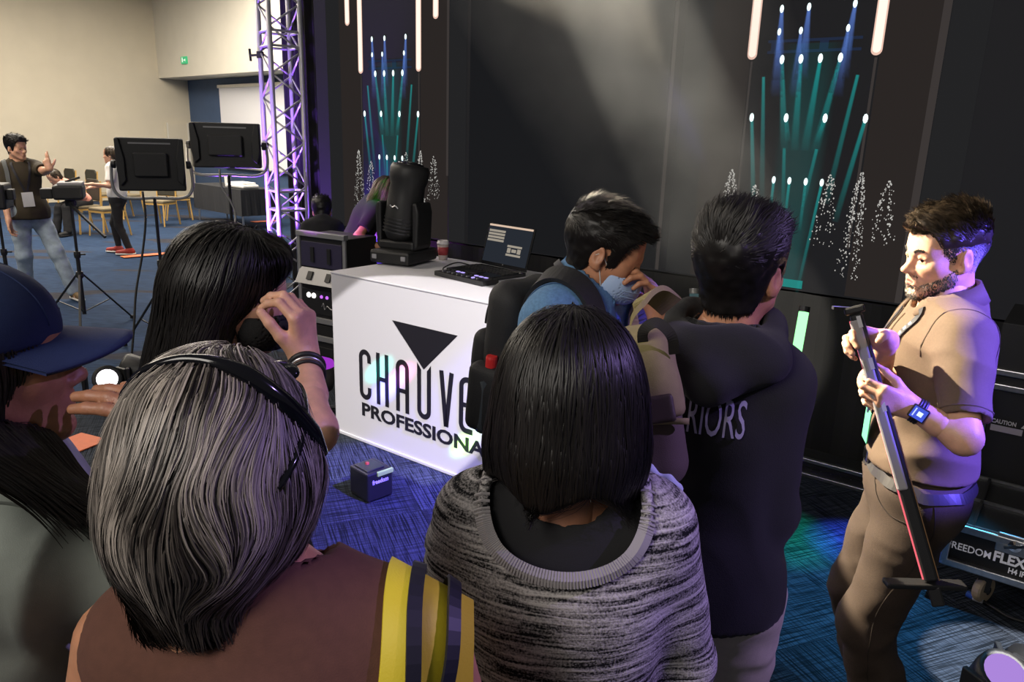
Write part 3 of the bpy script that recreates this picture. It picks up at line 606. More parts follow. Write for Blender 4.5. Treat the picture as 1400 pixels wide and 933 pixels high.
MB().box((0, 0, z), (.22, .3, .24)).build('body', BLACK, t, .02); MB().lathe([(.06, 0), (.06, .15)], (0, .15, z), 14, (0, 1, 0)).build('lens', BLACK, t); MB().box((.14, -.05, z+.02), (.06, .1, .1)).build('viewfinder', BLACK, t, .01)
# banquet chairs
GOLD = mat('gold_frame', hexc(205, 165, 95), .45, .25); SEATF = mat('dark_olive_fabric', (.035, .032, .022), .9, bump=.2)
SEATL = mat('tan_fabric', (.16, .13, .08), .9)
def chair(loc, rz, label, group=None):
    t = thing('banquet_chair', label, 'chair', loc, rz, group)
    MB().box((0, 0, .46), (.42, .42, .06)).build('seat', SEATL, t, .02)
    MB().prism([(-.19, .56), (.19, .56), (.2, .86), (.14, .93), (-.14, .93), (-.2, .86)], -.235, -.2).build('backrest', SEATF, t, .01)
    for sx in (-1, 1):
        MB().bar((sx*.19, .19, .44), (sx*.21, .23, 0), .024, .024).build('leg', GOLD, t); MB().bar((sx*.2, -.2, .44), (sx*.21, -.27, 0), .024, .024).build('leg', GOLD, t)
        MB().bar((sx*.2, -.2, .44), (sx*.205, -.235, .9), .024, .024).build('back_post', GOLD, t)
        MB().bar((sx*.2, .2, .42), (sx*.2, -.2, .42), .02, .03).build('side_rail', GOLD, t)
    MB().bar((-.2, .2, .42), (.2, .2, .42), .02, .03).build('front_rail', GOLD, t); MB().bar((-.205, -.235, .56), (.205, -.235, .56), .02, .02).build('back_rail', GOLD, t)
    return t
c0 = chair(gr(246, 300), math.radians(-60), 'gold framed banquet chair right of the woman in white')
rowp = [(88, 281), (117, 283), (146, 286), (175, 288)]
for i, (x, y) in enumerate(rowp):
    c = copy_tree(c0); p = gr(x, y+10); c.location = (p[0], p[1], 0); c.rotation_euler = (0, 0, math.radians(150)); c['label'] = ('first', 'second', 'third', 'fourth')[i]+' chair from the left in the far row of dark backed banquet chairs'; c['group'] = 'far row of banquet chairs'
for i, (x, y, a, l_) in enumerate(((222, 308, 170, 'gold framed banquet chair behind the panel light stand'), (150, 322, 150, 'gold framed banquet chair directly behind the woman in white'), (118, 318, 150, 'banquet chair carrying the seated person in pink'))):
    c = copy_tree(c0); p = gr(x, y); c.location = (p[0], p[1], 0); c.rotation_euler = (0, 0, math.radians(a)); c['label'] = l_
PINKCHAIR = gr(118, 318)
# orange strips on the carpet
ORG = mat('orange_tape', hexc(215, 110, 65), .7, var=.05)
def strip(a, b, w, label):
    a = np.array(a); b = np.array(b); o = MB().bar(a+[0, 0, .005], b+[0, 0, .005], w, .006).build('carpet_strip', ORG); tag(o, label, 'floor marking')
strip(gr(167, 352), gr(250, 345), .17, 'orange strip on the carpet under the feet of the woman in white')
strip(gr(60, 625), gr(130, 598), .24, 'orange strip on the carpet below the hand of the woman in the cap')
strip(gr(345, 304), gr(378, 302), .2, 'orange strip on the far carpet beside the truss tower')
# covered table before the white screen
tp = gr(335, 306); t = thing('draped_table', 'table under a black cloth before the white projection screen', 'table', (tp[0]-.2, tp[1], 0), HRZ)
MB().box((0, 0, .73), (2.0, .7, .03)).build('tabletop', STEELDARK, t)
V = []; n = 60; per = [(-1.0, -.35), (1.0, -.35), (1.0, .35), (-1.0, .35), (-1.0, -.35)]
ring = []
for k in range(4):
    a, b = np.array(per[k]), np.array(per[k+1])
    for i in range(16): ring.append(a+(b-a)*i/16)
cl = MB(); m_ = len(ring)
cl.add([(p[0]*1.01, p[1]*1.02, .752) for p in ring]+[(p[0]*(1.02+.012*math.sin(i*1.7)), p[1]*(1.04+.03*math.sin(i*1.7)), .25) for i, p in enumerate(ring)], [tuple(range(m_))]+[(i, (i+1) % m_, m_+(i+1) % m_, m_+i) for i in range(m_)])
cl.build('black_cloth', mat('table_cloth_black', (.015, .016, .02), .9), t)
for sx in (-1, 1):
    for sy_ in (-1, 1): MB().tube([(sx*.93, sy_*.3, 0), (sx*.93, sy_*.3, .72)], .02, 8).build('leg', ALU, t)
def tabpt(x, y): return (tp[0]-.2+H1[0]*x+H2[0]*y, tp[1]+H1[1]*x+H2[1]*y, .755)
o = thing('paper_cup', 'white paper cup on the black covered table', 'cup', tabpt(.1, -.15)); MB().lathe([(.05, 0), (.065, .2), (.06, .2), (.046, .01)], (0, 0, 0), 14).build('cup_wall', mat('paper_white', (.75, .74, .72), .6), o)
o = thing('folded_cloth', 'white folded cloth on the black covered table', 'cloth', tabpt(.6, -.1), HRZ); MB().box((0, 0, .04), (.7, .34, .07)).build('lower_fold', MATS['paper_white'], o, .03); MB().box((.03, .0, .09), (.5, .28, .05)).build('upper_fold', MATS['paper_white'], o, .02)
# cable bundle on the far floor
o = MB().tube(bez([gr(285, 317, .03), gr(300, 313, .05), gr(312, 319, .03), gr(300, 322, .04), gr(318, 316, .05), gr(326, 323, .03)], 40), .03, 6).build('cable_bundle', mat('pale_cable', (.5, .5, .5), .6)); tag(o, 'pale coiled cable bundle on the carpet behind the phone woman', 'cable')
# lamp on the floor between the stands
lp_ = gr(150, 548); t = thing('floor_spotlight', 'black floor spotlight with a bright white lens behind the capped woman', 'stage light', lp_, math.radians(200))
MB().box((0, 0, .03), (.28, .24, .06)).build('base', BLACK, t, .01)
for sx in (-1, 1): MB().box((sx*.14, 0, .14), (.025, .1, .2)).build('bracket', BLACK, t, .005)
dirv = nrm((lp_*-1)[:2].tolist()+[.9]); R_ = Matrix.Rotation(-math.radians(200), 3, 'Z'); dl = np.array(R_ @ Vector(nrm(np.array([0, 0, 1.88])-lp_-np.array([0, 0, .15]))))
MB().lathe([(.05, -.16), (.085, -.12), (.09, .06), (.095, .1), (.08, .1)], (0, 0, .16), 18, dl).build('lamp_can', BLACK, t, smooth=True)
MB().lathe([(.07, 0), (.05, .012), (.005, .016)], np.array((0, 0, .16))+dl*.098, 18, dl).build('lens', em('lens_white', (1, .93, 1), 5), t, smooth=True)
t2 = thing('floor_spotlight', 'unlit black floor spotlight beside the lit one behind the phone woman', 'stage light', gr(195, 540), math.radians(150))
MB().box((0, 0, .03), (.3, .26, .06)).build('base', BLACK, t2, .01); MB().lathe([(.06, -.2), (.1, -.14), (.1, .1), (.09, .12)], (0, 0, .18), 18, nrm((.7, .5, .3))).build('lamp_can', BLACK, t2, smooth=True); MB().box((0, .14, .14), (.1, .025, .2)).build('bracket', BLACK, t2, .005)
for k in range(2): MB().box((-.05+k*.1, -.13, .05), (.06, .012, .02)).build('clip', ALU, t2)
# ------------------------------------------------------------ road cases at right
G = gr(1355, 828)-D2*.05; G[2] = 0
t = thing('road_case', 'low black road case lettered freedom flex on casters', 'road case', G, RZ)
MB().box((.35, .31, .25), (1.1, .6, .19)).build('body', CASE, t, .004)
for z in (.165, .335): MB().box((.35, .0, z), (1.12, .03, .034)).build('aluminium_rail', ALU, t, .005)
for z in (.165, .335): MB().box((-.2, .3, z), (.03, .62, .034)).build('aluminium_rail', ALU, t, .005)
MB().box((-.2, .0, .25), (.03, .03, .17)).build('corner_rail', ALU, t, .005)
LT = mat('case_lettering', (.8, .8, .82), .5, emit=(.4, .38, .42), es=.25)
text_mesh('case_lettering', 'FREEDOM', LT, t, .045, (-.20, -.0015+.0, .232), (math.pi/2, 0, 0), .16, .0005, align='LEFT')
text_mesh('case_lettering', 'FLEX', LT, t, .062, (-.03, -.0015, .232), (math.pi/2, 0, 0), .115, .0022, align='LEFT')
text_mesh('case_lettering', 'H4 IP', LT, t, .034, (.03, -.0015, .196), (math.pi/2, 0, 0), .06, .001, align='LEFT')
MB().box((.035, -.006, .325), (.13, .012, .085)).build('latch_plate', ALU, t, .004)
MB().lathe([(.024, 0), (.024, .008), (.01, .012)], (.035, -.012, .325), 14, (0, -1, 0)).build('latch_disc', CHROME, t); MB().bar((.0, -.02, .31), (.07, -.02, .34), .012, .01, (0, -1, 0)).build('latch_wing', CHROME, t)
for sx in (-.04, .8):
    for sy_ in (.06, .55):
        w_ = MB().lathe([(.02, -.018), (.055, -.018), (.06, -.01), (.06, .01), (.055, .018), (.02, .018)], (sx, sy_, .06), 20, (.9, -.4, 0)).build('caster_wheel', mat('caster_tan', (.42, .33, .22), .5), t, smooth=False)
        MB().lathe([(.018, -.024), (.018, .024)], (sx, sy_, .06), 12, (.9, -.4, 0)).build('hub', CHROME, w_)
        MB().bar((sx, sy_-.03, .06), (sx, sy_-.02, .148), .05, .01).build('caster_fork', BLACK, t)
# open lid tray with metal edges on top
for z, y in ((.352, .0), (.352, .3), (.352, .6)): MB().box((.35, y, z), (1.1, .012, .012)).build('tray_edge', ALU, t)
for x in (-.12, .12, .4): MB().box((x, .3, .352), (.012, .6, .012)).build('tray_divider', STEELDARK, t)
t = thing('road_case', 'tall black road case with caution label behind the presenter', 'road case', G+D2*.66, RZ)
MB().box((.45, .32, .52), (1.3, .62, .72)).build('body', CASE, t, .004)
for z in (.165, .80, .872): MB().box((.45, .0, z), (1.32, .03, .03)).build('aluminium_rail', ALU, t, .005)
MB().box((-.2, 0, .52), (.03, .03, .72)).build('corner_rail', ALU, t, .005)
MB().box((.45, .32, .99), (1.3, .62, .23)).build('lid', CASE, t, .004)
for sx in (-.1, 1.0):
    for sy_ in (.08, .56):
        MB().lathe([(.02, -.018), (.06, -.018), (.06, .018), (.02, .018)], (sx, sy_, .06), 18, (1, 0, 0)).build('caster_wheel', RUBBER, t); MB().bar((sx, sy_, .06), (sx, sy_, .16), .05, .03).build('caster_fork', STEELDARK, t)
MB().box((-.10, -.002, .595), (.13, .003, .03)).build('label_strip', mat('label_grey', (.4, .36, .4), .6), t)
text_mesh('label_lettering', 'CAUTION', mat('label_white', (.6, .58, .6), .6), t, .028, (-.115, -.002, .62), (math.pi/2, 0, 0), .1, .0008)
MB().add([(-.045, -.003, .618), (-.02, -.003, .618), (-.0325, -.003, .640)], [(0, 1, 2)]).build('warning_triangle', MATS['label_white'], t)
for k in (0, 1): MB().tube(bez([(-.14+k*.07, -.01, .125), (-.13+k*.07, -.03, .105), (-.11+k*.07, -.03, .105), (-.10+k*.07, -.01, .125)], 12), .006, 6).build('handle_ring', CHROME, t)
# plug and cable on the floor
o = MB().tube(bez([gr(1338, 818, .012), gr(1360, 832, .012), gr(1385, 846, .012), gr(1420, 850, .012), gr(1460, 820, .012)], 30), .006, 7).build('cable', CABLE); tag(o, 'black power cable lying in the white light pool by the case', 'cable')
a = gr(1322, 812, .014); b = gr(1338, 820, .013)
t = thing('power_connector', 'blue power connector at the cable end on the carpet', 'connector', (a[0], a[1], 0))
a_ = np.array([0, 0, .014]); b_ = b-np.array([a[0], a[1], 0])
MB().tube([a_, a_+(b_-a_)*.6], .014, 12).build('shell', mat('connector_blue', (.03, .1, .5), .4), t); MB().tube([a_+(b_-a_)*.6, b_+(b_-a_)*.35], [.016, .010], 12).build('strain_relief', mat('connector_grey', (.5, .5, .55), .4), t)
# moving light on floor at lower right corner
fp = gr(1352, 975); t = thing('floor_spotlight', 'black floor spotlight with violet lens at the lower right corner', 'stage light', fp, math.radians(20))
up_ = nrm((-.25, -.45, .85)); cz = .13
MB().box((0, 0, .03), (.24, .2, .05)).build('base', BLACK, t, .012)
for sx in (-1, 1): MB().box((sx*.115, 0, .11), (.022, .08, .16)).build('bracket', BLACK, t, .005)
MB().lathe([(.05, -.1), (.08, -.07), (.085, .03), (.082, .075), (.07, .075)], (0, 0, cz), 22, up_).build('lamp_can', BLACK, t, smooth=True)
MB().lathe([(.068, 0), (.05, .01), (.005, .016)], np.array((0, 0, cz))+up_*.073, 22, up_).build('lens', em('lens_violet', (.55, .32, .95), .75), t, smooth=True)
t = thing('floor_spotlight', 'floor spotlight cut off by the right edge with violet lens', 'stage light', gr(1400, 960), math.radians(-20))
up2 = nrm((.75, -.5, .35))
MB().box((0, 0, .03), (.18, .18, .05)).build('base', BLACK, t, .012); MB().lathe([(.05, -.1), (.075, -.07), (.08, .05), (.065, .05)], (0.02, 0, .14), 22, up2).build('lamp_can', BLACK, t, smooth=True)
MB().lathe([(.064, 0), (.05, .01), (.005, .016)], np.array((0.02, 0, .14))+up2*.05, 22, up2).build('lens', em('lens_violet_side', (.6, .3, 1), 1.6), t, smooth=True)
MB().box((-.1, .02, .1), (.02, .08, .16)).build('bracket', BLACK, t, .005)
# ------------------------------------------------------------ implicit surfaces for bodies, clothing and hair
def smin(a, b, k):
    h = np.maximum(k-np.abs(a-b), 0)/k; return np.minimum(a, b)-h*h*k*.25
def smax(a, b, k): return -smin(-a, -b, k)
def rcone(P, a, b, ra, rb):
    a = np.asarray(a, np.float32); b = np.asarray(b, np.float32); ba = b-a; pa = P-a
    h = np.clip((pa@ba)/(ba@ba+1e-9), 0, 1)
    return np.sqrt(((pa-h[:, None]*ba)**2).sum(1))-(ra+(rb-ra)*h)
def ell(P, c, r, R=None):
    q = P-np.asarray(c, np.float32)
    if R is not None: q = q@np.asarray(R, np.float32)
    r = np.asarray(r, np.float32); k0 = np.sqrt(((q/r)**2).sum(1)); k1 = np.sqrt(((q/(r*r))**2).sum(1))
    return k0*(k0-1)/(k1+1e-6)
def rbox(P, c, h, rad, R=None):
    q = P-np.asarray(c, np.float32)
    if R is not None: q = q@np.asarray(R, np.float32)
    q = np.abs(q)-(np.asarray(h, np.float32)-rad)
    return np.sqrt((np.maximum(q, 0)**2).sum(1))+np.minimum(q.max(1), 0)-rad
def field(prims):
    """prims: ('c',a,b,ra,rb,k) ('e',c,r,R,k) ('b',c,h,rad,R,k); a leading '-' subtracts"""
    def f(P):
        P = np.asarray(P, np.float32); d = np.full(len(P), 1.0, np.float32)
        for p in prims:
            kd = p[0]; k = p[-1]; s = kd[-1]
            v = rcone(P, *p[1:5]) if s == 'c' else ell(P, *p[1:4]) if s == 'e' else rbox(P, *p[1:5])
            d = smax(d, -v, k) if kd[0] == '-' else smin(d, v, k)
        return d
    return f
def grad(f, P, e=.0015):
    P = np.asarray(P, np.float32); g = np.stack([f(P+np.eye(3, dtype=np.float32)[i]*e)-f(P-np.eye(3, dtype=np.float32)[i]*e) for i in range(3)], 1)
    return g/(np.linalg.norm(g, axis=1)[:, None]+1e-9)
def nets(f, lo, hi, h):
    lo = np.array(lo, np.float32); n = np.maximum(np.ceil((np.array(hi)-lo)/h).astype(int)+1, 3)
    ax = [lo[i]+h*np.arange(n[i], dtype=np.float32) for i in range(3)]
    X = np.stack(np.meshgrid(*ax, indexing='ij'), -1).reshape(-1, 3)
    V = np.concatenate([f(X[i:i+400000]) for i in range(0, len(X), 400000)]).reshape(n)
    C = [V[i:n[0]-1+i, j:n[1]-1+j, k:n[2]-1+k] for i in (0, 1) for j in (0, 1) for k in (0, 1)]
    S = sum((c < 0).astype(np.int8) for c in C); act = (S > 0) & (S < 8); idx = np.full(act.shape, -1, np.int64); I = np.argwhere(act); idx[act] = np.arange(len(I))
    cv = np.stack([c[act] for c in C], 1); co = np.array([(i, j, k) for i in (0, 1) for j in (0, 1) for k in (0, 1)], np.float32)
    acc = np.zeros((len(I), 3), np.float32); cnt = np.zeros(len(I), np.float32)
    for a in range(8):
        for b in range(a+1, 8):
            if np.abs(co[a]-co[b]).sum() != 1: continue
            m = (cv[:, a] < 0) != (cv[:, b] < 0); t = cv[:, a]/(cv[:, a]-cv[:, b]+1e-12)
            acc[m] += co[a]+t[m, None]*(co[b]-co[a]); cnt[m] += 1
    P = lo+h*(I+acc/np.maximum(cnt, 1)[:, None])
    Q = []
    for axis in range(3):
        sl0 = [slice(None)]*3; sl1 = [slice(None)]*3; sl0[axis] = slice(0, -1); sl1[axis] = slice(1, None)
        A = V[tuple(sl0)] < 0; B = V[tuple(sl1)] < 0; E = np.argwhere(A != B); o1, o2 = [(1, 2), (2, 0), (0, 1)][axis]
        ok = (E[:, o1] > 0) & (E[:, o2] > 0) & (E[:, o1] < n[o1]-1) & (E[:, o2] < n[o2]-1); E = E[ok]
        def g(d1, d2):
            q = E.copy(); q[:, o1] -= d1; q[:, o2] -= d2; return idx[q[:, 0], q[:, 1], q[:, 2]]
        q = np.stack([g(1, 1), g(0, 1), g(0, 0), g(1, 0)], 1); fl_ = ~A[E[:, 0], E[:, 1], E[:, 2]]; q[fl_] = q[fl_][:, ::-1]; Q.append(q[(q >= 0).all(1)])
    Q = np.concatenate(Q) if Q else np.zeros((0, 4), int)
    for _ in range(2):
        if len(P): d = f(P); P = P-np.clip(d, -h, h)[:, None]*grad(f, P)*.8
    return P, Q
def vnoise(P, seed=0):                 # smooth value noise
    P = np.asarray(P, np.float64)+seed*17.13; I = np.floor(P).astype(np.int64); Fp = P-I; Fp = Fp*Fp*(3-2*Fp); out = np.zeros(len(P))
    def hsh(a): x = (a[:, 0]*374761393+a[:, 1]*668265263+a[:, 2]*2147483647+seed*974711) & 0xffffffff; x = ((x ^ (x >> 13))*1274126177) & 0xffffffff; return ((x ^ (x >> 16)) & 0xffff)/65535.0
    for i in (0, 1):
        for j in (0, 1):
            for k in (0, 1):
                w = (Fp[:, 0] if i else 1-Fp[:, 0])*(Fp[:, 1] if j else 1-Fp[:, 1])*(Fp[:, 2] if k else 1-Fp[:, 2]); out += w*hsh(I+np.array([i, j, k]))
    return out*2-1
def npmesh(name, V, Q, m, parent=None, smooth=True, tone=None):
    me = bpy.data.meshes.new(name); V = np.asarray(V, np.float32); Q = np.asarray(Q); nv, nq = len(V), len(Q); k = Q.shape[1] if nq else 4
    me.vertices.add(nv); me.vertices.foreach_set('co', V.ravel()); me.loops.add(nq*k); me.loops.foreach_set('vertex_index', Q.ravel().astype(np.int32))
    me.polygons.add(nq); me.polygons.foreach_set('loop_start', np.arange(0, nq*k, k, dtype=np.int32)); me.polygons.foreach_set('use_smooth', np.full(nq, smooth))
    if tone is not None: a = me.attributes.new('tone', 'FLOAT', 'POINT'); a.data.foreach_set('value', np.asarray(tone, np.float32))
    me.update(calc_edges=True); me.validate(); me.materials.append(m)
    o = bpy.data.objects.new(name, me); COL.objects.link(o)
    if parent is not None: o.parent = parent
    return o
def join(*pairs):
    V, Q, n = [], [], 0
    for v, q in pairs: V.append(v); Q.append(np.asarray(q)+n); n += len(v)
    return np.concatenate(V), np.concatenate(Q)
def bbox(pts, pad): pts = np.asarray(pts, float); return pts.min(0)-pad, pts.max(0)+pad

# ---- materials for people
def skin_mat(name, col, rough=.48):
    m = mat(name, col, rough, var=.10, vscale=45, bump=.12, bscale=260); b = m.node_tree.nodes['Principled BSDF']
    b.inputs['Subsurface Weight'].default_value = .12; b.inputs['Subsurface Radius'].default_value = (.012, .005, .003); b.inputs['Subsurface Scale'].default_value = .5
    return m
def hair_mat(name, dark, light, rough=.38, spec=.5):
    m = bpy.data.materials.new(name); m.use_nodes = True; nt = m.node_tree; b = nt.nodes['Principled BSDF']
    a = nt.nodes.new('ShaderNodeAttribute'); a.attribute_name = 'tone'; r = nt.nodes.new('ShaderNodeValToRGB')
    r.color_ramp.elements[0].color = (*dark, 1); r.color_ramp.elements[1].color = (*light, 1)
    nt.links.new(a.outputs['Fac'], r.inputs[0]); nt.links.new(r.outputs[0], b.inputs['Base Color'])
    b.inputs['Roughness'].default_value = rough; b.inputs['Specular IOR Level'].default_value = spec; b.inputs['Anisotropic'].default_value = .5
    return m
SKIN_WARM = skin_mat('skin_tan', hexc(188, 132, 100)); SKIN_MED = skin_mat('skin_medium', hexc(168, 116, 88)); SKIN_LIGHT = skin_mat('skin_light', hexc(214, 164, 136))
HAIR_BLACK = hair_mat('hair_black', (.006, .005, .005), (.018, .015, .013), .42, .35); HAIR_GREY = hair_mat('hair_grey_streaked', (.018, .013, .011), (.46, .40, .35), .42)
HAIR_BROWN = hair_mat('hair_brown', (.02, .011, .006), (.10, .058, .03)); HAIR_DARKBROWN = hair_mat('hair_dark_brown', (.009, .007, .006), (.10, .07, .042))
EYEW = mat('eye_white', (.7, .66, .62), .2); IRIS = mat('iris_dark', (.02, .012, .008), .1); LIPS = mat('lips', hexc(160, 92, 82), .45)
def Re(yaw=0, pitch=0, roll=0):        # head rotation: yaw left +, pitch down -, roll
    return np.array(Matrix.Rotation(yaw, 3, 'Z') @ Matrix.Rotation(pitch, 3, 'X') @ Matrix.Rotation(roll, 3, 'Y'))

# ---- head in its own frame: x right, y forward, z up, origin between the ears (adult head 0.23 tall)
def head_field(ears=True, nose=1.0, jaw=1.0, fem=0.0):
    j = jaw
    pr = [('e', (0, -.014, .036), (.0745, .096, .084), None, .02), ('e', (0, .030, -.025), (.060, .062, .090), None, .03),
          ('c', (-.046*j, .012, -.050), (-.016, .070, -.098), .023, .019, .025), ('c', (.046*j, .012, -.050), (.016, .070, -.098), .023, .019, .025),
          ('e', (0, .076, -.100), (.020*j, .016, .016), None, .02),
          ('c', (-.044, .058, -.022), (-.030, .066, -.03), .018, .016, .03), ('c', (.044, .058, -.022), (.030, .066, -.03), .018, .016, .03),
          ('c', (-.040, .074, .014), (-.012, .087, .011), .009, .010, .018), ('c', (.040, .074, .014), (.012, .087, .011), .009, .010, .018),
          ('e', (0, .066, .045), (.052, .026, .045), None, .03),
          ('-e', (-.031, .098, -.007), (.017, .018, .0115), None, .014), ('-e', (.031, .098, -.007), (.017, .018, .0115), None, .014),
          ('c', (0, .084, .006), (0, .1055*nose**.3, -.032), .0075, .0105, .012), ('e', (0, .108*nose**.3, -.035), (.0105, .011, .009), None, .008),
          ('e', (-.0125, .098, -.039), (.0075, .010, .007), None, .007), ('e', (.0125, .098, -.039), (.0075, .010, .007), None, .007),
          ('e', (0, .083, -.066), (.027, .018, .020), None, .015),
          ('c', (-.018, .0905, -.0625), (.018, .0905, -.0625), .0048, .0048, .007), ('c', (-.015, .0915, -.0745), (.015, .0915, -.0745), .0062, .0062, .007),
          ('-c', (-.022, .1015, -.0685), (.022, .1015, -.0685), .0045, .0045, .005), ('-e', (0, .1, -.0865), (.016, .012, .006), None, .01),
          ('c', (0, -.022, -.04), (0, -.040, -.20), .053 - .006*fem, .058-.006*fem, .03),
          # eyelids
          ('c', (-.043, .0835, -.001), (-.031, .0905, .0025), .0035, .004, .006), ('c', (-.031, .0905, .0025), (-.019, .0860, -.002), .004, .0032, .006),
          ('c', (.043, .0835, -.001), (.031, .0905, .0025), .0035, .004, .006), ('c', (.031, .0905, .0025), (.019, .0860, -.002), .004, .0032, .006),
          ('c', (-.042, .0815, -.010), (-.020, .0850, -.0125), .0035, .0035, .006), ('c', (.042, .0815, -.010), (.020, .0850, -.0125), .0035, .0035, .006)]
    if ears:
        for s in (-1, 1):
            R = Re(s*math.radians(-22), math.radians(-8), 0)
            pr += [('e', (s*.076, -.014, -.008), (.008, .019, .031), R, .008), ('-e', (s*.0855, -.010, -.002), (.007, .011, .018), R, .006), ('e', (s*.0765, -.003, -.012), (.006, .006, .010), R, .006), ('e', (s*.073, -.004, -.033), (.007, .009, .009), R, .008)]
    return field(pr)
def skull_field(): return field([('e', (0, -.014, .036), (.0745, .096, .084), None, .02), ('e', (0, .030, -.025), (.060, .062, .090), None, .03), ('e', (0, .066, .045), (.052, .026, .045), None, .03), ('c', (0, -.022, -.04), (0, -.040, -.20), .054, .058, .03)])
SKULL = skull_field()
def hairline(P, dz=0, nape=-.075): return np.interp(P[:, 1], [-.12, -.05, -.032, -.016, .012, .016, .040, .052, .075, .12], [nape, nape+.012, -.045, .018, .022, -.030, -.022, .030, .066, .074])+dz
def scalp_cap(th=lambda P: .012, dz=0, nape=-.075):
    def f(P):
        P = np.asarray(P, np.float32); return smax(SKULL(P)-th(P), (hairline(P, dz, nape)-P[:, 2]).astype(np.float32), .012)
    return f
def strand_mesh(paths, rad, taper=.25, tone=None, nrmv=None):
    """each strand is a narrow folded ribbon that tapers to its tip"""
    paths = np.asarray(paths, np.float32); N, S, _ = paths.shape
    t = np.gradient(paths, axis=1); t /= np.linalg.norm(t, axis=2)[..., None]+1e-9
    ref = paths-np.array([0, -.01, 0], np.float32) if nrmv is None else nrmv
    x = np.cross(t, ref); x /= np.linalg.norm(x, axis=2)[..., None]+1e-9; y = np.cross(x, t)
    r = np.asarray(rad, np.float32).reshape(-1, 1)*np.interp(np.linspace(0, 1, S), [0, .1, .6, 1], [.7, 1, .9, taper])[None]
    V = np.stack([paths-r[..., None]*x*1.3, paths+r[..., None]*y*.5, paths+r[..., None]*x*1.3], 2).reshape(-1, 3)
    base = (np.arange(N)[:, None]*S+np.arange(S-1)[None]).reshape(-1)*3
    Q = [np.stack([base+k, base+k+1, base+4+k, base+3+k], 1) for k in (0, 1)]
    T = np.repeat(np.asarray(tone if tone is not None else np.zeros(N)), S*3)
    return V, np.concatenate(Q), T
def shell_roots(f, n, lo, hi, rng, keep=None):
    out = []
    while sum(len(o) for o in out) < n:
        P = rng.uniform(lo, hi, (n*6, 3)).astype(np.float32); d = f(P); P = P[np.abs(d) < .02]
        for _ in range(3): P = P-f(P)[:, None]*grad(f, P)
        if keep is not None: P = P[keep(P)]
        out.append(P)
    return np.concatenate(out)[:n]
def comb(f, roots, flow, length, steps, off, rng, wav=.0, fall=None, lift=None):
    """trace strands over the surface f: flow(P) gives the wanted direction"""
    P = roots.copy(); L = np.broadcast_to(length, (len(P),)).astype(np.float32); out = [P.copy()]; st = (L/steps)[:, None]; ph = rng.uniform(0, 6.28, len(P)); prev = None
    for s in range(steps-1):
        g = grad(f, P); d = flow(P).astype(np.float32); on = np.abs(f(P)) < .03
        dt = d-g*(d*g).sum(1)[:, None]; dt = np.where((np.linalg.norm(dt, axis=1) < 1e-4)[:, None], d, dt); dt /= np.linalg.norm(dt, axis=1)[:, None]+1e-9
        side = np.cross(g, dt); dt = dt+side*(wav*np.sin(ph+s*.7))[:, None]
        if prev is not None: dt = .6*dt+.4*prev; dt /= np.linalg.norm(dt, axis=1)[:, None]+1e-9
        prev = dt; P = P+dt*st; v = f(P)
        o_ = off*(1 if lift is None else lift(s/steps))
        corr = np.clip(o_-v, -.012, .012); P = P+grad(f, P)*corr[:, None]; out.append(P.copy())
    return np.stack(out, 1)

# ---- hands
def hand_prims(W, f_, n_, right=True, curl=(.35, .5, .4), spread=.06, thumb=(.9, .25), s=1.0, finger_curl=None):
    """W wrist, f_ finger direction, n_ palm normal; returns prims and points"""
    f_ = nrm(f_); n_ = nrm(np.asarray(n_)-f_*np.dot(n_, f_)); t_ = np.cross(f_, n_)*(1 if right else -1); W = np.asarray(W, float)
    pr = []; pts = [W]; tips = []
    offs = (.027, .009, -.010, -.028); kl = (.088, .092, .086, .078); ln = ((.042, .026, .020), (.046, .029, .021), (.042, .027, .020), (.033, .021, .018)); rr = (.0092, .0095, .0090, .0080)
    for i in range(4):
        K = W+(f_*kl[i]+t_*offs[i])*s; pr.append(('c', W+t_*offs[i]*.55*s, K, .0150*s, .0115*s, .014*s)); c = (finger_curl[i] if finger_curl else curl)
        ang = 0; p = K; base = nrm(f_+t_*(1.5-i)*spread)
        for q in range(3):
            ang += c[q]; d = base*math.cos(ang)+n_*math.sin(ang); e = p+d*ln[i][q]*s; r0 = rr[i]*(1-.1*q)*s; pr.append(('c', p, e, r0*(1.04 if q else 1.1), r0*.93, .004*s)); p = e; pts.append(p)
        tips.append((p, d))
    T0 = W+(f_*.018+t_*.022+n_*.006)*s; td = nrm(f_*thumb[0]+t_*(1-abs(thumb[0])*.45)+n_*thumb[1]); T1 = T0+td*.044*s; td2 = nrm(td+f_*.25+n_*thumb[1]*.6-t_*.15); T2 = T1+td2*.033*s; td3 = nrm(td2+n_*thumb[1]*.4-t_*.15); T3 = T2+td3*.026*s
    pr += [('c', T0, T1, .0165*s, .0125*s, .014*s), ('c', T1, T2, .0115*s, .0105*s, .005*s), ('c', T2, T3, .0103*s, .0085*s, .004*s)]; pts += [T1, T2, T3]; tips.append((T3, td3))
    return pr, pts, tips, t_
def ik(S, Wt, l1, l2, hint):
    S = np.asarray(S, float); Wt = np.asarray(Wt, float); d = Wt-S; L = np.linalg.norm(d); Lc = min(L, (l1+l2)*.995); u = d/L; a = (l1*l1-l2*l2+Lc*Lc)/(2*Lc); hgt = math.sqrt(max(l1*l1-a*a, 0)); hv = np.asarray(hint, float); hv = nrm(hv-u*np.dot(hv, u)); return S+u*a+hv*hgt, S+u*Lc

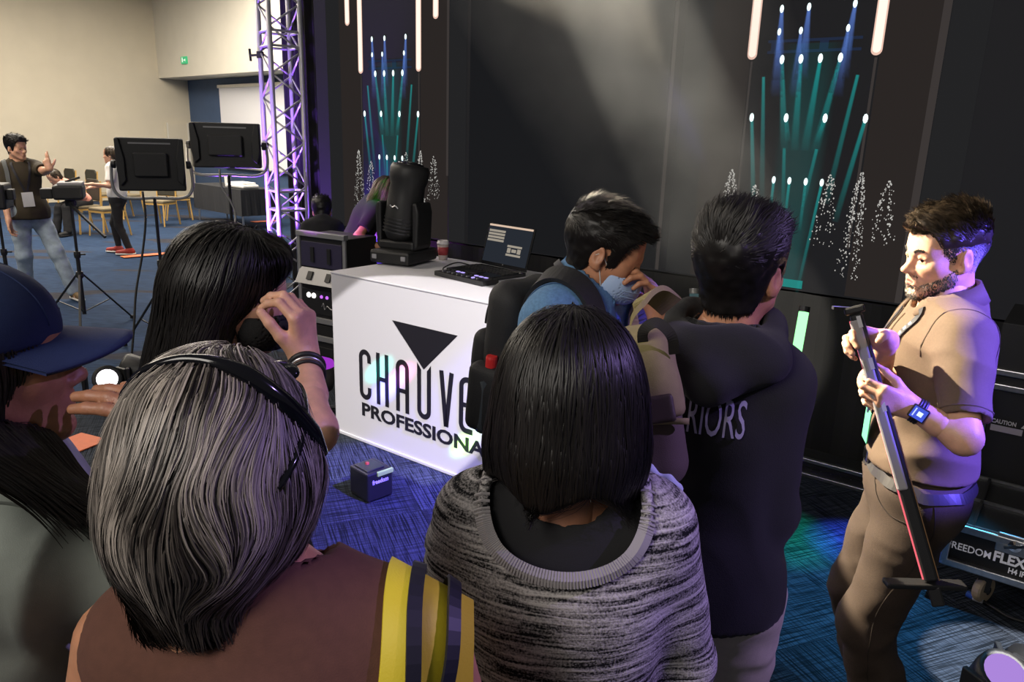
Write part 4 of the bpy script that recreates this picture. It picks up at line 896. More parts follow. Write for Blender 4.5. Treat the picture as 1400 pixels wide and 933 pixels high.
class Person:
    def __init__(s, label, loc, yaw, height=1.72, girth=1.0, lean=0, side=0, skin=SKIN_WARM, head=(0, 0, 0), hs=1.0, headoff=(0, 0, 0), stance=.10, res=.011, sh=1.0, feet=None, jaw=1.0, fem=0.0, ears=True, nose=1.0, knee=0.0, twist=0.0, pelz=.95, at_=None):
        u_ = nrm((math.sin(side), math.sin(lean), math.cos(lean)*math.cos(side)))
        if at_ is not None:            # put the head centre at a world point: height and footing follow from it
            A = np.asarray(at_, float); height = 1.75*(A[2]-headoff[2])/(pelz+.68*u_[2]); k_ = height/1.75
            o3 = k_*(u_*.68+np.array([0, .03, 0]))+np.array(headoff); o3 = np.array(Matrix.Rotation(yaw, 3, 'Z') @ Vector(o3)); loc = (A[0]-o3[0], A[1]-o3[1])
        s.k = k = height/1.75; s.root = thing('person', label, 'person', (loc[0], loc[1], 0), yaw); s.loc = np.array([loc[0], loc[1], 0.0]); s.yaw = yaw; s.res = res; s.skin = skin
        s.Rw = np.array(Matrix.Rotation(yaw, 3, 'Z')); g = girth; s.g = g
        s.pel = np.array([0, 0, pelz*k]); s.u = nrm((math.sin(side), math.sin(lean), math.cos(lean)*math.cos(side)))
        Rt = Matrix.Rotation(twist, 3, 'Z'); s.r = np.array(Rt @ Vector((1, 0, 0))); s.r = nrm(s.r-s.u*np.dot(s.r, s.u)); s.fw = np.cross(s.u, s.r)
        s.TR = np.stack([s.r, s.fw, s.u], 1)
        s.neck = s.pel+s.u*.535*k; s.shl = s.neck-s.u*.065*k-s.r*.155*k*sh; s.shr = s.neck-s.u*.065*k+s.r*.155*k*sh; s.chest = s.pel+s.u*.36*k; s.waist = s.pel+s.u*.15*k
        s.hc = s.neck+s.u*.145*k+np.array([0, .03*k, 0])+np.array(headoff); s.HR = Re(*head); s.hs = hs
        s.hip = [s.pel+np.array([sg*.088*k*g, 0, -.04*k]) for sg in (-1, 1)]
        fx = feet or [(-stance, 0), (stance, 0)]; s.ank = [np.array([x, y-.02, .085*k]) for x, y in fx]
        s.kn = []
        for i in (0, 1): a, _ = ik(s.hip[i], s.ank[i], .43*k, .42*k, (0, 1, .0)); s.kn.append(a)
        s.head_f = head_field(ears, nose, jaw, fem); s.arm = {}
    def W2L(s, p): return (np.asarray(p, float)-s.loc)@s.Rw
    def D2L(s, d): return np.asarray(d, float)@s.Rw
    def H2L(s, p): return s.hc+(np.asarray(p)*s.hs)@s.HR.T
    def arm_to(s, side, wrist, hint, f_=None, n_=None, world=True, elbow=None, **hk):
        S = s.shr if side == 'R' else s.shl; k = s.k
        w = s.W2L(wrist) if world else np.asarray(wrist, float); h = s.D2L(hint) if world else np.asarray(hint, float)
        E, Wp = ik(S, w, .30*k, .265*k, h) if elbow is None else (s.W2L(elbow), w)
        f2 = nrm(Wp-E) if f_ is None else (s.D2L(f_) if world else np.asarray(f_, float)); n2 = (s.D2L(n_) if world else np.asarray(n_, float)) if n_ is not None else nrm(np.cross(f2, s.r))
        s.arm[side] = dict(S=S, E=E, W=Wp, f=f2, n=n2, hk=hk)
    def torso_prims(s, inf=0.0, loose=0.0, hem=None, kk=.06):
        k, g = s.k, s.g; R = s.TR
        pr = [('e', s.pel+s.u*.02*k, np.array([.158*g, .112*g, .13])*k+inf+loose, R, kk), ('e', s.waist, np.array([.130*g, .10*g, .14])*k+inf+loose*1.2, R, kk), ('e', s.chest, np.array([.150*g, .112*g, .18])*k+inf+loose*.6, R, kk),
              ('c', s.shl*.88+s.shr*.12, s.shr*.88+s.shl*.12, .056*k*g+inf, .056*k*g+inf, kk), ('c', s.shl+s.r*.05*k, s.neck+s.u*.005*k, .045*k+inf, .052*k+inf, .05), ('c', s.shr-s.r*.05*k, s.neck+s.u*.005*k, .045*k+inf, .052*k+inf, .05)]
        if hem: pr += [('c', s.pel+s.u*.0, s.pel-np.array([0, 0, hem]), .15*k*g+inf+loose, .15*k*g+inf+loose, .06)]
        return pr
    def arm_prims(s, side, inf=0.0, upto=2.0, g=1.0):
        a = s.arm[side]; k = s.k; E, W_ = a['E'], a['W']; pr = []
        up = min(upto, 1); e1 = a['S']+(E-a['S'])*up; pr.append(('c', a['S'], e1, .050*k*g+inf, (.050-.010*up)*k*g+inf, .04))
        if upto > 1: f = upto-1; pr.append(('c', E, E+(W_-E)*f, .041*k*g+inf, (.041-.014*f)*k*g+inf, .03))
        return pr
    def leg_prims(s, inf=0.0, g=1.0, flare=0):
        k = s.k; pr = []
        for i in (0, 1): pr += [('c', s.hip[i], s.kn[i], .088*k*g+inf, .057*k*g+inf, .03), ('c', s.kn[i], s.ank[i], .057*k*g+inf, .040*k*g+inf+flare, .03)]
        return pr
    def body(s, face_res=.0042, hand_res=.0042, legs=True, eyes=True, beard=None):
        parts = []; k = s.k
        pr = s.torso_prims(-.006)+s.leg_prims(-.004)+[('c', s.neck-s.u*.05, s.hc-s.HR[:, 2]*.06, .055*k, .05*k, .04)]
        for sd in s.arm: pr += s.arm_prims(sd, -.002, 2.0)
        for i in (0, 1): pr.append(('c', s.ank[i], s.ank[i]+np.array([0, .08, -.045]), .035*k, .028*k, .03))
        pts = [s.pel, s.neck, s.shl, s.shr, *s.hip, *s.kn, *s.ank]+[a[q] for a in s.arm.values() for q in ('E', 'W')]
        lo, hi = bbox(pts, .2); lo[2] = .01; hi[2] = s.neck[2]+.14; parts.append(nets(field(pr), lo, hi, max(.014, s.res)))
        Vh, Qh = nets(s.head_f, (-.1, -.125, -.19), (.1, .135, .135), face_res); parts.append((s.H2L(Vh), Qh))
        s.tips = {}
        for sd, a in s.arm.items():
            hp, pts, tips, th = hand_prims(a['W'], a['f'], a['n'], sd == 'R', s=s.k**.5*a['hk'].pop('size', 1.0), **a['hk']); s.tips[sd] = (tips, a)
            el = a['E']+(a['W']-a['E'])*.45; fp = [('c', el, a['W'], .036*k, .0255*k, .02), ('c', a['W']-nrm(a['W']-a['E'])*.01, a['W']+nrm(a['f'])*.03, .0245*k, .021*k, .02)]+hp
            lo, hi = bbox(pts+[el, a['W']], .045); parts.append(nets(field(fp), lo, hi, hand_res))
        V, Q = join(*parts); o = npmesh('body', V, Q, s.skin, s.root); s.body_o = o
        if eyes:
            for sg in (-1, 1):
                c = s.H2L((sg*.031, .0775, -.005)); fwd = s.HR@np.array(getattr(s, 'gaze', (0, 1, 0)), float); e = MB(); e.lathe([(.0005, -.0115), (.006, -.0095), (.010, -.005), (.0113, 0), (.010, .005), (.0078, .008)], c, 12, fwd)
                eo = e.build('eye', EYEW, s.root, smooth=True); MB().lathe([(.0066, .0083), (.006, .0098), (.003, .0112), (.0004, .0115)], c, 12, fwd).build('iris', IRIS, eo, smooth=True)
        return o
    def cloth(s, name, prims, m, cut=None, res=None, fold=.0, fscale=(9, 9, 5), seed=1, pts=None, label=None, pad=.2, zlo=None, holes=(), drape=None):
        """cut: list of (point, outward normal) half spaces removed"""
        f0 = field(prims)
        def f(P):
            d = f0(P)
            for (p, n) in (cut or []): d = smax(d, ((P-np.asarray(p, np.float32))@nrm(n).astype(np.float32)), .008)
            for h in holes: d = smax(d, -h(P), .006)
            return d
        allp = []
        for p in prims:
            if p[0][-1] == 'c': allp += [np.asarray(p[1])+r for r in (p[3], -p[3])]+[np.asarray(p[2])+r for r in (p[4], -p[4])]
            else: mr_ = float(np.max(p[2])); allp += [np.asarray(p[1])+mr_, np.asarray(p[1])-mr_]
        lo, hi = bbox(allp, .03)
        if zlo is not None: lo[2] = max(lo[2], zlo)
        V, Q = nets(f, lo, hi, res or s.res)
        if fold and len(V):
            g = grad(f, V, .004); fs = np.asarray(fscale, float); w = vnoise(V*6, seed+5)[:, None]*np.array([.25, .25, .25])
            n1 = vnoise((V+w*.12)*fs, seed); n2 = vnoise((V+w*.1)*fs*2.3, seed+1); d = fold*((1-np.abs(n1)*2)*.8+n2*.35); V = V+g*d[:, None]
        o = npmesh(name, V, Q, m, s.root); s.last_f = f
        if fold:
            def ff(P):
                P = np.asarray(P, np.float32); w = vnoise(P*6, seed+5)[:, None]*np.array([.25, .25, .25]); n1 = vnoise((P+w*.12)*fs, seed); n2 = vnoise((P+w*.1)*fs*2.3, seed+1)
                return f(P)-(fold*((1-np.abs(n1)*2)*.8+n2*.35)).astype(np.float32)
            s.last_f = ff
        if label: o['label'] = label
        return o
    def strands_obj(s, name, paths, rad, m, tone, headspace=True, parent=None, taper=.25, cap=None):
        V, Q, T = strand_mesh(paths, rad, taper, tone)
        if cap is not None: Vc, Qc = cap; Q = np.concatenate([Q, Qc+len(V)]); V = np.concatenate([V, Vc]); T = np.concatenate([T, np.full(len(Vc), float(np.percentile(tone, 15)))])
        if headspace: V = s.H2L(V)
        return npmesh(name, V, Q, m, parent or s.root, True, T)
    def shoes(s, m, sole=None, splay=.15, up=.0):
        for i, sg in ((0, -1), (1, 1)):
            a = s.ank[i]; d = np.array([sg*splay, 1, 0]); d /= np.linalg.norm(d); z = np.array([0, 0, 1.0]); a0 = np.array([a[0], a[1], 0])
            pr = [('c', a0+d*-.03+z*.045, a0+d*.02+z*.05, .042, .042, .03), ('c', a0+d*.02+z*.05, a0+d*.17+z*.034, .04, .033, .03), ('c', a0+d*-.0+z*.05, a0+z*(.095+up), .042, .045, .03)]
            o = s.cloth('shoe', pr, m, cut=[((0, 0, .018), (0, 0, -1)), ((0, 0, .10+up), (0, 0, 1))], res=.008)
            so = [('c', a0+d*-.035+z*.012, a0+d*.165+z*.012, .046, .042, .02)]
            f = field(so); V, Q = nets(lambda P: smax(f(P), np.abs(P[:, 2]-.012)-.011, .004), *bbox([a0-d*.035, a0+d*.165], .06), .008); npmesh('sole', V, Q, sole or RUBBER, o)
    def trousers(s, m, inf=.016, g=1.0, flare=.012, fold=.006, rise=.10, cut_z=.05, res=None, seed=3):
        k = s.k; pr = s.leg_prims(inf, g*s.g**.5, flare)+[('e', s.pel-np.array([0, 0, .01]), np.array([.165*s.g, .118*s.g, .12])*k+inf*.8, None, .05)]
        return s.cloth('trousers', pr, m, cut=[(s.pel+np.array([0, 0, rise*k]), (0, 0, 1)), ((0, 0, cut_z), (0, 0, -1))], fold=fold, fscale=(7, 7, 11), seed=seed, res=res)
def lock_tones(P, rng, sc=60, amp=1.0): return np.clip(.5+.5*amp*vnoise(P*sc, 3)+rng.normal(0, .16, len(P)), 0, 1)
def short_hair(p, m, th_top=.028, th_side=.008, *a, fade=0, **k): return _short_hair(p, m, th_top, th_side, *a, fade=fade, **k)
def _short_hair(p, m, th_top=.028, th_side=.008, n=1500, length=(.02, .045), flow=(0, .6, .5), dz=0, nape=-.075, seed=1, lift=.35, name='hair', rad=.0011, res=.0055, fade=0):
    rng = np.random.default_rng(seed)
    def th(P): return np.interp(P[:, 2], [-.08, .02, .07, .12], [th_side*.6, th_side, (th_side+th_top)/2, th_top]).astype(np.float32)
    cf = scalp_cap(th, dz, nape); cf2 = (lambda P: smax(cf(P), (np.where(P[:, 1] < .05, fade+.6*np.abs(P[:, 1]-.05)*0, -.2)-P[:, 2]).astype(np.float32), .02)) if fade else cf; V, Q = nets(cf2, (-.125, -.15, -.12), (.125, .13, .165), res); n_ = vnoise(V*70, seed); V = V+grad(cf2, V)*(n_*.0025)[:, None]
    roots = shell_roots(cf, n, (-.12, -.14, -.11), (.12, .12, .16), rng, lambda P: P[:, 2] > hairline(P, dz, nape)-.004)
    g = grad(cf, roots); fl_ = np.asarray(flow, float); base = fl_[None]*np.clip((roots[:, 2:3]+.02)/.1, .15, 1)+np.array([0, -.25, -.9])*np.clip((.07-roots[:, 2:3])/.09, 0, 1)
    d = base-g*(base*g).sum(1)[:, None]; d /= np.linalg.norm(d, axis=1)[:, None]+1e-9
    topf = np.clip((roots[:, 2]-.03)/.07, 0, 1)
    L = (length[0]+(length[1]-length[0])*topf)*rng.uniform(.6, 1.15, n); cl = vnoise(roots*55, seed+2)*1.7+rng.normal(0, .25, n); lf = np.clip(1+.9*vnoise(roots*80, seed+4)+rng.normal(0, .2, n), .15, 2.2)[:, None]
    S = 6; paths = []
    for i in range(S):
        t = i/(S-1); paths.append(roots-g*.004+(d*t+g*lf*(lift*(.25+topf[:, None]))*t*(1-.45*t)+np.cross(g, d)*(cl[:, None]*.35)*t)*L[:, None])
    return p.strands_obj(name, np.stack(paths, 1), rng.uniform(rad*.7, rad*1.4, n), m, lock_tones(roots, rng), taper=.15, cap=(V, Q))
def long_hair(p, m, hf, lo, hi, n, length, flow, keep=None, seed=1, off=(-.004, .004), rad=.0018, steps=14, wav=.12, res=.007, tones=None, name='hair', capkeep=None, lift=None):
    """hf: hair volume in head space; strands combed over it"""
    rng = np.random.default_rng(seed); V, Q = nets(hf, lo, hi, res); V = V+grad(hf, V)*(-.004+.003*vnoise(V*np.array([60, 60, 14]), seed))[:, None]
    roots = shell_roots(hf, n, lo, hi, rng, keep); L = np.asarray(length(roots, rng)) if callable(length) else rng.uniform(*length, n)
    paths = comb(hf, roots, flow, L, steps, rng.uniform(off[0], off[1], n).astype(np.float32), rng, wav, lift=lift)
    tn = tones(roots, rng) if tones else lock_tones(roots, rng)
    return p.strands_obj(name, paths, rng.uniform(rad*.6, rad*1.5, n), m, tn, cap=(V, Q), taper=.12)
def down_flow(c=(0, -.03, .1), radial=.5, fwd=0.0):
    c = np.asarray(c, np.float32)
    def fl_(P): r = P-c; r = r*np.array([1, 1, 0], np.float32); r /= np.linalg.norm(r, axis=1)[:, None]+1e-6; return r*radial+np.array([0, fwd, -1.0], np.float32)
    return fl_

def project(f, P, off=0.0, n=6):
    P = np.asarray(P, np.float32).copy()
    for _ in range(n): P = P+grad(f, P)*(off-f(P))[:, None]
    return P
def strap(name, f, path, width, m, parent, thick=.004, off=.003, n=40, hold=True, flat=None, smooth=False):
    """a band lying on the surface f along path"""
    C = bez(path, n).astype(np.float32); C = project(f, C, off) if hold else C
    g = grad(f, C) if flat is None else np.broadcast_to(nrm(flat).astype(np.float32), C.shape); t = np.gradient(C, axis=0); t /= np.linalg.norm(t, axis=1)[:, None]+1e-9
    x = np.cross(t, g); x /= np.linalg.norm(x, axis=1)[:, None]+1e-9; w = np.broadcast_to(np.asarray(width, np.float32), (len(C),))[:, None]/2
    A = C+x*w; B = C-x*w
    if hold: A = project(f, A, off, 3); B = project(f, B, off, 3)
    V = np.stack([A, B, B+g*thick, A+g*thick], 1).reshape(-1, 3); N_ = len(C); Q = []
    for i in range(N_-1):
        for k in range(4): Q.append((i*4+k, i*4+(k+1) % 4, i*4+4+(k+1) % 4, i*4+4+k))
    Q += [(3, 2, 1, 0), tuple((N_-1)*4+k for k in range(4))]
    return npmesh(name, V, np.array(Q), m, parent, smooth)
def rock(name, f, lo, hi, h, m, parent, fold=0, fs=10, seed=2):
    V, Q = nets(f, lo, hi, h)
    if fold: V = V+grad(f, V, .004)*(fold*vnoise(V*fs, seed))[:, None]
    return npmesh(name, V, Q, m, parent)
# ------------------------------------------------------------ people
def knit_mat(name, a, b, sc=(10, 10, 150)):
    m = bpy.data.materials.new(name); m.use_nodes = True; nt = m.node_tree; L = nt.links; N = nt.nodes.new; bs = nt.nodes['Principled BSDF']; bs.inputs['Roughness'].default_value = .95; bs.inputs['Specular IOR Level'].default_value = .1
    tc = N('ShaderNodeTexCoord'); mp = N('ShaderNodeMapping'); mp.inputs['Scale'].default_value = sc; L.new(tc.outputs['Object'], mp.inputs[0])
    wn = N('ShaderNodeTexNoise'); wn.inputs['Scale'].default_value = 1; wn.inputs['Detail'].default_value = 3; wn.inputs['Distortion'].default_value = .6; L.new(mp.outputs[0], wn.inputs['Vector'])
    n2 = N('ShaderNodeTexNoise'); n2.inputs['Scale'].default_value = 320; L.new(tc.outputs['Object'], n2.inputs['Vector'])
    ad = N('ShaderNodeMath'); ad.operation = 'MULTIPLY_ADD'; ad.inputs[1].default_value = .5; L.new(n2.outputs['Fac'], ad.inputs[0]); L.new(wn.outputs['Fac'], ad.inputs[2])
    r = N('ShaderNodeValToRGB'); r.color_ramp.elements[0].position = .60; r.color_ramp.elements[1].position = .90; r.color_ramp.elements[0].color = (*a, 1); r.color_ramp.elements[1].color = (*b, 1)
    L.new(ad.outputs[0], r.inputs[0]); L.new(r.outputs[0], bs.inputs['Base Color'])
    bp = N('ShaderNodeBump'); bp.inputs['Strength'].default_value = .6; bp.inputs['Distance'].default_value = .004; L.new(ad.outputs[0], bp.inputs['Height']); L.new(bp.outputs[0], bs.inputs['Normal']); return m
KNIT = knit_mat('grey_marl_knit', (.014, .014, .016), (.60, .57, .56)); DENIM = mat('denim_shirt', hexc(92, 132, 172), .85, var=.18, vscale=120, bump=.25, bscale=500)
BLACKTEE = mat('black_cotton', (.013, .013, .015), .9, bump=.15, bscale=600); HOODIE = mat('black_fleece', (.0105, .0105, .0125), .95, bump=.3, bscale=500, sheen=.05); BROWNTOP = mat('brown_cotton', hexc(92, 58, 46), .9, var=.08, vscale=80, bump=.15, bscale=600)
KHAKI = mat('khaki_trousers', hexc(186, 176, 160), .85, var=.06, vscale=60, bump=.15, bscale=500); POLO = mat('taupe_polo', hexc(98, 80, 64), .85, var=.06, vscale=150, bump=.3, bscale=900); DARKPANTS = mat('dark_brown_jeans', hexc(60, 47, 37), .85, var=.12, vscale=160, bump=.25, bscale=600)
OLIVEBAG = mat('khaki_canvas', hexc(142, 130, 88), .85, var=.08, vscale=50, bump=.2, bscale=700); TAUPEBAG = mat('taupe_canvas', hexc(92, 78, 72), .85, bump=.2, bscale=700); DARKWEB = mat('dark_webbing', (.02, .018, .015), .8, bump=.2, bscale=600)
GREYJACKET = mat('grey_green_jacket', hexc(146, 153, 146), .95, var=.22, vscale=9, bump=.12, bscale=900, spec=.15); CAPBLUE = mat('navy_cap', hexc(30, 46, 88), .85, var=.06, vscale=100, bump=.25, bscale=900); JEANS = mat('faded_jeans', hexc(150, 165, 180), .9, var=.2, vscale=14)
WHITETEE = mat('white_cotton', (.75, .73, .70), .9); OLIVETEE = mat('dark_olive_tee', hexc(58, 50, 36), .9); MASKBLUE = mat('mask_blue', hexc(176, 200, 236), .7, bump=.1, bscale=400); BACKPACK = mat('black_nylon', (.014, .014, .016), .7, bump=.25, bscale=350)
PINK = mat('pink_cotton', hexc(205, 140, 125), .9); SNEAK = mat('sneaker_red', hexc(150, 50, 45), .7); SNEAKO = mat('sneaker_olive', hexc(110, 90, 60), .8); SOLEW = mat('white_sole', (.7, .68, .64), .7); YELLOW = mat('yellow_strap', hexc(218, 196, 48), .6, bump=.1, bscale=300); STRIPE = mat('strap_stripe_black', (.012, .012, .02), .5)
WHITEPRINT = mat('white_print', (.75, .75, .78), .6); TISSUE = mat('tissue_blue_white', (.62, .70, .85), .8)

def cuff_hole(p, side, upto, r=.1):
    a = p.arm[side]; e, d = (a['S']+(a['E']-a['S'])*upto, nrm(a['E']-a['S'])) if upto <= 1 else (a['E']+(a['W']-a['E'])*(upto-1), nrm(a['W']-a['E']))
    c = e+d*r*.92; return lambda P: rcone(P, c, c+d*.12, r, r*1.1)
def neck_hole(p, r=.07, dz=.0, fwd=.02, up=.35):
    a = p.neck+p.u*(dz)+p.fw*fwd; return lambda P: rcone(P, a, a+p.u*up, r, r*1.6)

def neck_ring(p, tf, hole, c, rx, ry, rt, m, name='neck_band'):
    rp = np.stack([c+p.TR@np.array([rx*math.sin(a), -ry*math.cos(a), 0]) for a in np.linspace(0, 2*math.pi, 61)]).astype(np.float32)
    for _ in range(8): rp = project(tf, rp, .0005, 1); rp = rp-grad(hole, rp)*hole(rp)[:, None]*.9
    return MB().tube(np.vstack([rp[:-1], rp[:1]]), rt, 8, False).build(name, m, p.root, smooth=True)
# ---- woman with the dark bob and grey marl sweater (front centre)
p = Person('woman with dark bobbed hair in a grey marl knit sweater', None, math.radians(-4), at_=at(779, 540, 1.10), girth=1.0, skin=SKIN_MED, head=(0, math.radians(-8), 0), fem=1, res=.009, sh=.92)
p.arm_to('R', p.shr+np.array([.0, .28, -.36]), (.5, -.5, -.8), (-.6, .7, .1), (0, 0, 1), world=False); p.arm_to('L', p.shl+np.array([.02, .27, -.38]), (-.5, -.5, -.8), (.6, .7, .1), (0, 0, 1), world=False)
p.body(.007, .006)
NB1 = p.neck+p.u*.005
pr = p.torso_prims(.009)+p.arm_prims('R', .008, .35)+p.arm_prims('L', .008, .35); p.cloth('black_tee', pr, BLACKTEE, holes=[lambda P: ell(P, NB1, np.array([.082, .085, .06]), p.TR)], cut=[(p.waist, (0, 0, -1))])
pr = p.torso_prims(.018, .016, .12)+p.arm_prims('R', .018, 1.95)+p.arm_prims('L', .018, 1.95)
nc = p.neck-p.u*.02+p.fw*.02
def wide_neck(P): return ell(P, nc-p.fw*.03, np.array([.128, .135, .098]), p.TR)
p.cloth('sweater', pr, KNIT, holes=[wide_neck, cuff_hole(p, 'R', 1.95), cuff_hole(p, 'L', 1.95)], cut=[(p.pel-np.array([0, 0, .1]), (0, 0, -1))], fold=.006, fscale=(6, 6, 12)); sf = p.last_f
ang = np.linspace(0, 2*math.pi, 97)
ringp = np.stack([nc-p.fw*.03+p.TR@np.array([.125*math.sin(a), -.132*math.cos(a), -.03]) for a in ang]).astype(np.float32)
f0 = field(p.torso_prims(.020, .016, .12)+p.arm_prims('R', .02, 1)+p.arm_prims('L', .02, 1))
for _ in range(8):                       # settle the neckline rib where the opening meets the sweater
    ringp = project(f0, ringp, .001, 1); v = wide_neck(ringp); ringp = ringp-grad(wide_neck, ringp)*v[:, None]*.9
rib = MB().tube(np.vstack([ringp[:-1], ringp[:1]]), .0085, 8, False)
ro = rib.build('neck_rib', KNIT, p.root, smooth=True)
st = MB()
gg = grad(f0, ringp)
for i in range(0, 96):
    for q in (0, .5):
        a = ringp[i]*(1-q)+ringp[i+1]*q; t_ = nrm(ringp[i+1]-ringp[i]); x = np.cross(gg[i], t_); st.tube([a+x*.011+gg[i]*.004, a+gg[i]*.0085, a-x*.011+gg[i]*.004], .0022, 5)
tag(st.build('rib_stitches', mat('rib_light', (.36, .34, .35), .9), p.root), kind='stuff')
hf0 = field([('e', (0, -.012, .030), (.098, .116, .103), None, .03), ('e', (0, -.022, -.055), (.112, .108, .115), None, .05), ('c', (-.075, -.02, -.08), (-.088, -.015, -.15), .034, .026, .04), ('c', (.07, -.02, -.08), (.080, -.02, -.15), .034, .026, .04), ('c', (-.03, -.08, -.08), (-.03, -.085, -.15), .04, .03, .04), ('c', (.03, -.08, -.08), (.03, -.085, -.15), .04, .03, .04)])
def hf(P): P = np.asarray(P, np.float32); return smax(smax(hf0(P), -.122-P[:, 2]+.014*np.sin(P[:, 0]*47), .01), -ell(P, (0, .115, -.06), (.075, .085, .11)), .012)
def bob_len(r, rng): return np.clip((r[:, 2]+.135)*1.4+.025, .03, .32)*rng.uniform(.85, 1.12, len(r))
def flick(P): d = down_flow((0, -.02, .1), .45)(P); w = np.clip((-.11-P[:, 2])/.06, 0, 1)[:, None]; d = d+w*np.stack([np.sign(P[:, 0])*.55, np.where(P[:, 1] < -.05, -.3, .1), np.zeros(len(P))], 1); return d.astype(np.float32)
long_hair(p, HAIR_BLACK, hf, (-.15, -.16, -.19), (.15, .13, .16), 13000, bob_len, flick, seed=3, rad=.0008, wav=.14, tones=lambda r, g_: np.clip(.25+.45*vnoise(r*np.array([70, 70, 20]), 4)+g_.normal(0, .15, len(r)), 0, 1), off=(-.006, .005))
p.trousers(mat('grey_trousers', (.25, .24, .25), .9), res=.014); p.shoes(SNEAKO, SOLEW)
BOB = p

# ---- woman with grey streaked hair and brown top (front left)
p = Person('woman with short grey streaked hair in a brown sleeveless top', None, math.radians(2), at_=at(303, 640, .82), girth=1.1, skin=SKIN_WARM, head=(math.radians(-6), math.radians(-10), 0), fem=1, hs=.93, res=.009, sh=1.2, headoff=(-.055, 0, 0))
p.arm_to('R', p.shr+np.array([.08, .08, -.50]), (.5, -.8, -.2), (0, .3, -1), (-1, 0, 0), world=False); p.arm_to('L', p.shl+np.array([-.08, .08, -.50]), (-.5, -.8, -.2), (0, .3, -1), (1, 0, 0), world=False)
p.body(.006, .006)
pr = p.torso_prims(.012, .01, .05); hR = lambda P: rcone(P, p.shr+p.r*.10, p.shr+p.r*.3, .085, .09); hL = lambda P: rcone(P, p.shl-p.r*.12, p.shl-p.r*.3, .085, .09)
p.cloth('sleeveless_top', pr, BROWNTOP, holes=[neck_hole(p, .062, .01, .025), hR, hL], cut=[(p.pel-np.array([0, 0, .05]), (0, 0, -1))], fold=.004); topf = p.last_f
GREYW = p
hf0g = field([('e', (0, -.014, .036), (.100, .119, .110), None, .03), ('e', (0, -.035, -.035), (.106, .104, .10), None, .05), ('c', (-.03, -.07, -.06), (-.022, -.062, -.17), .040, .036, .04), ('c', (.03, -.07, -.06), (.022, -.062, -.17), .040, .036, .04), ('c', (-.09, -.01, 0), (-.085, -.012, -.09), .034, .024, .04), ('c', (.085, -.02, 0), (.078, -.03, -.06), .034, .02, .04)])
def hfg(P): P = np.asarray(P, np.float32); return smax(smax(hf0g(P), -.165-P[:, 2], .01), -ell(P, (0, .12, -.05), (.078, .09, .12)), .012)
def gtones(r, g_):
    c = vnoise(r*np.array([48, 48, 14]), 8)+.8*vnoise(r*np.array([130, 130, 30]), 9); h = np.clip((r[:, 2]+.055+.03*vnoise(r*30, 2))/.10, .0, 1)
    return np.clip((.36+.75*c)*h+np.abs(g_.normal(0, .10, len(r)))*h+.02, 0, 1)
def grey_flow(P):
    d = down_flow((.01, .03, .12), .6, -.2)(P); w = np.clip((-.0-P[:, 2])/.1, 0, 1)[:, None]; n = np.stack([vnoise(P*22, 31), vnoise(P*22, 32), .3*vnoise(P*22, 33)], 1)
    return (d+w*np.stack([-P[:, 0]*4, np.zeros(len(P)), np.zeros(len(P))], 1)+n*.75).astype(np.float32)
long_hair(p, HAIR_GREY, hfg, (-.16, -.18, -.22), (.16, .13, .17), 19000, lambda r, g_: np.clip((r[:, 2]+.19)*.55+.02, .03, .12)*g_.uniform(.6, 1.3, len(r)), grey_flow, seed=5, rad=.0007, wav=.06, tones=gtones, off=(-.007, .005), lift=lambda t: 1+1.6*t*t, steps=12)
p.trousers(BLACKTEE, res=.014); p.shoes(RUBBER)
# sunglasses pushed up on the hair
sg = thing('sunglasses', 'black sunglasses pushed up on the grey streaked hair', 'sunglasses', p.loc, p.yaw)
HL = p.H2L; SGM = mat('sunglass_black', (.006, .006, .008), .12)
lensf = lambda s_: field([('e', (s_*.036, .088, .108), (.033, .012, .024), Re(s_*-.3, -1.0, 0), .01)])
for s_ in (-1, 1):
    V, Q = nets(lensf(s_), (s_*.036-.06, .03, .06), (s_*.036+.06, .14, .16), .004); V = project(hfg, V, .006, 1)*.35+V*.65; npmesh('lens', HL(V), Q, SGM, sg)
    pts = project(hfg, np.array([(s_*.066, .075, .108), (s_*.096, .04, .098), (s_*.108, -.01, .070), (s_*.108, -.055, .035), (s_*.10, -.085, .005)]), .004); MB().tube(HL(bez(pts, 24)), .0042, 8).build('temple_arm', SGM, sg, smooth=True)
MB().tube(HL(bez(project(hfg, np.array([(-.068, .07, .112), (-.035, .085, .125), (0, .088, .128), (.035, .085, .125), (.068, .07, .112)]), .004), 24)), .006, 8).build('bridge', SGM, sg, smooth=True)
bandp = HL(bez(project(hfg, np.array([(-.104, -.03, .062), (-.088, -.055, .095), (-.048, -.068, .122), (0, -.07, .130), (.045, -.066, .124), (.085, -.05, .098), (.106, -.02, .06), (.112, 0, .02)]), .004), 56))
MB().tube(bandp, np.interp(np.linspace(0, 1, len(bandp)), [0, .45, .6, .9, 1], [.005, .006, .011, .012, .006]), 10).build('head_band', SGM, sg, smooth=True)
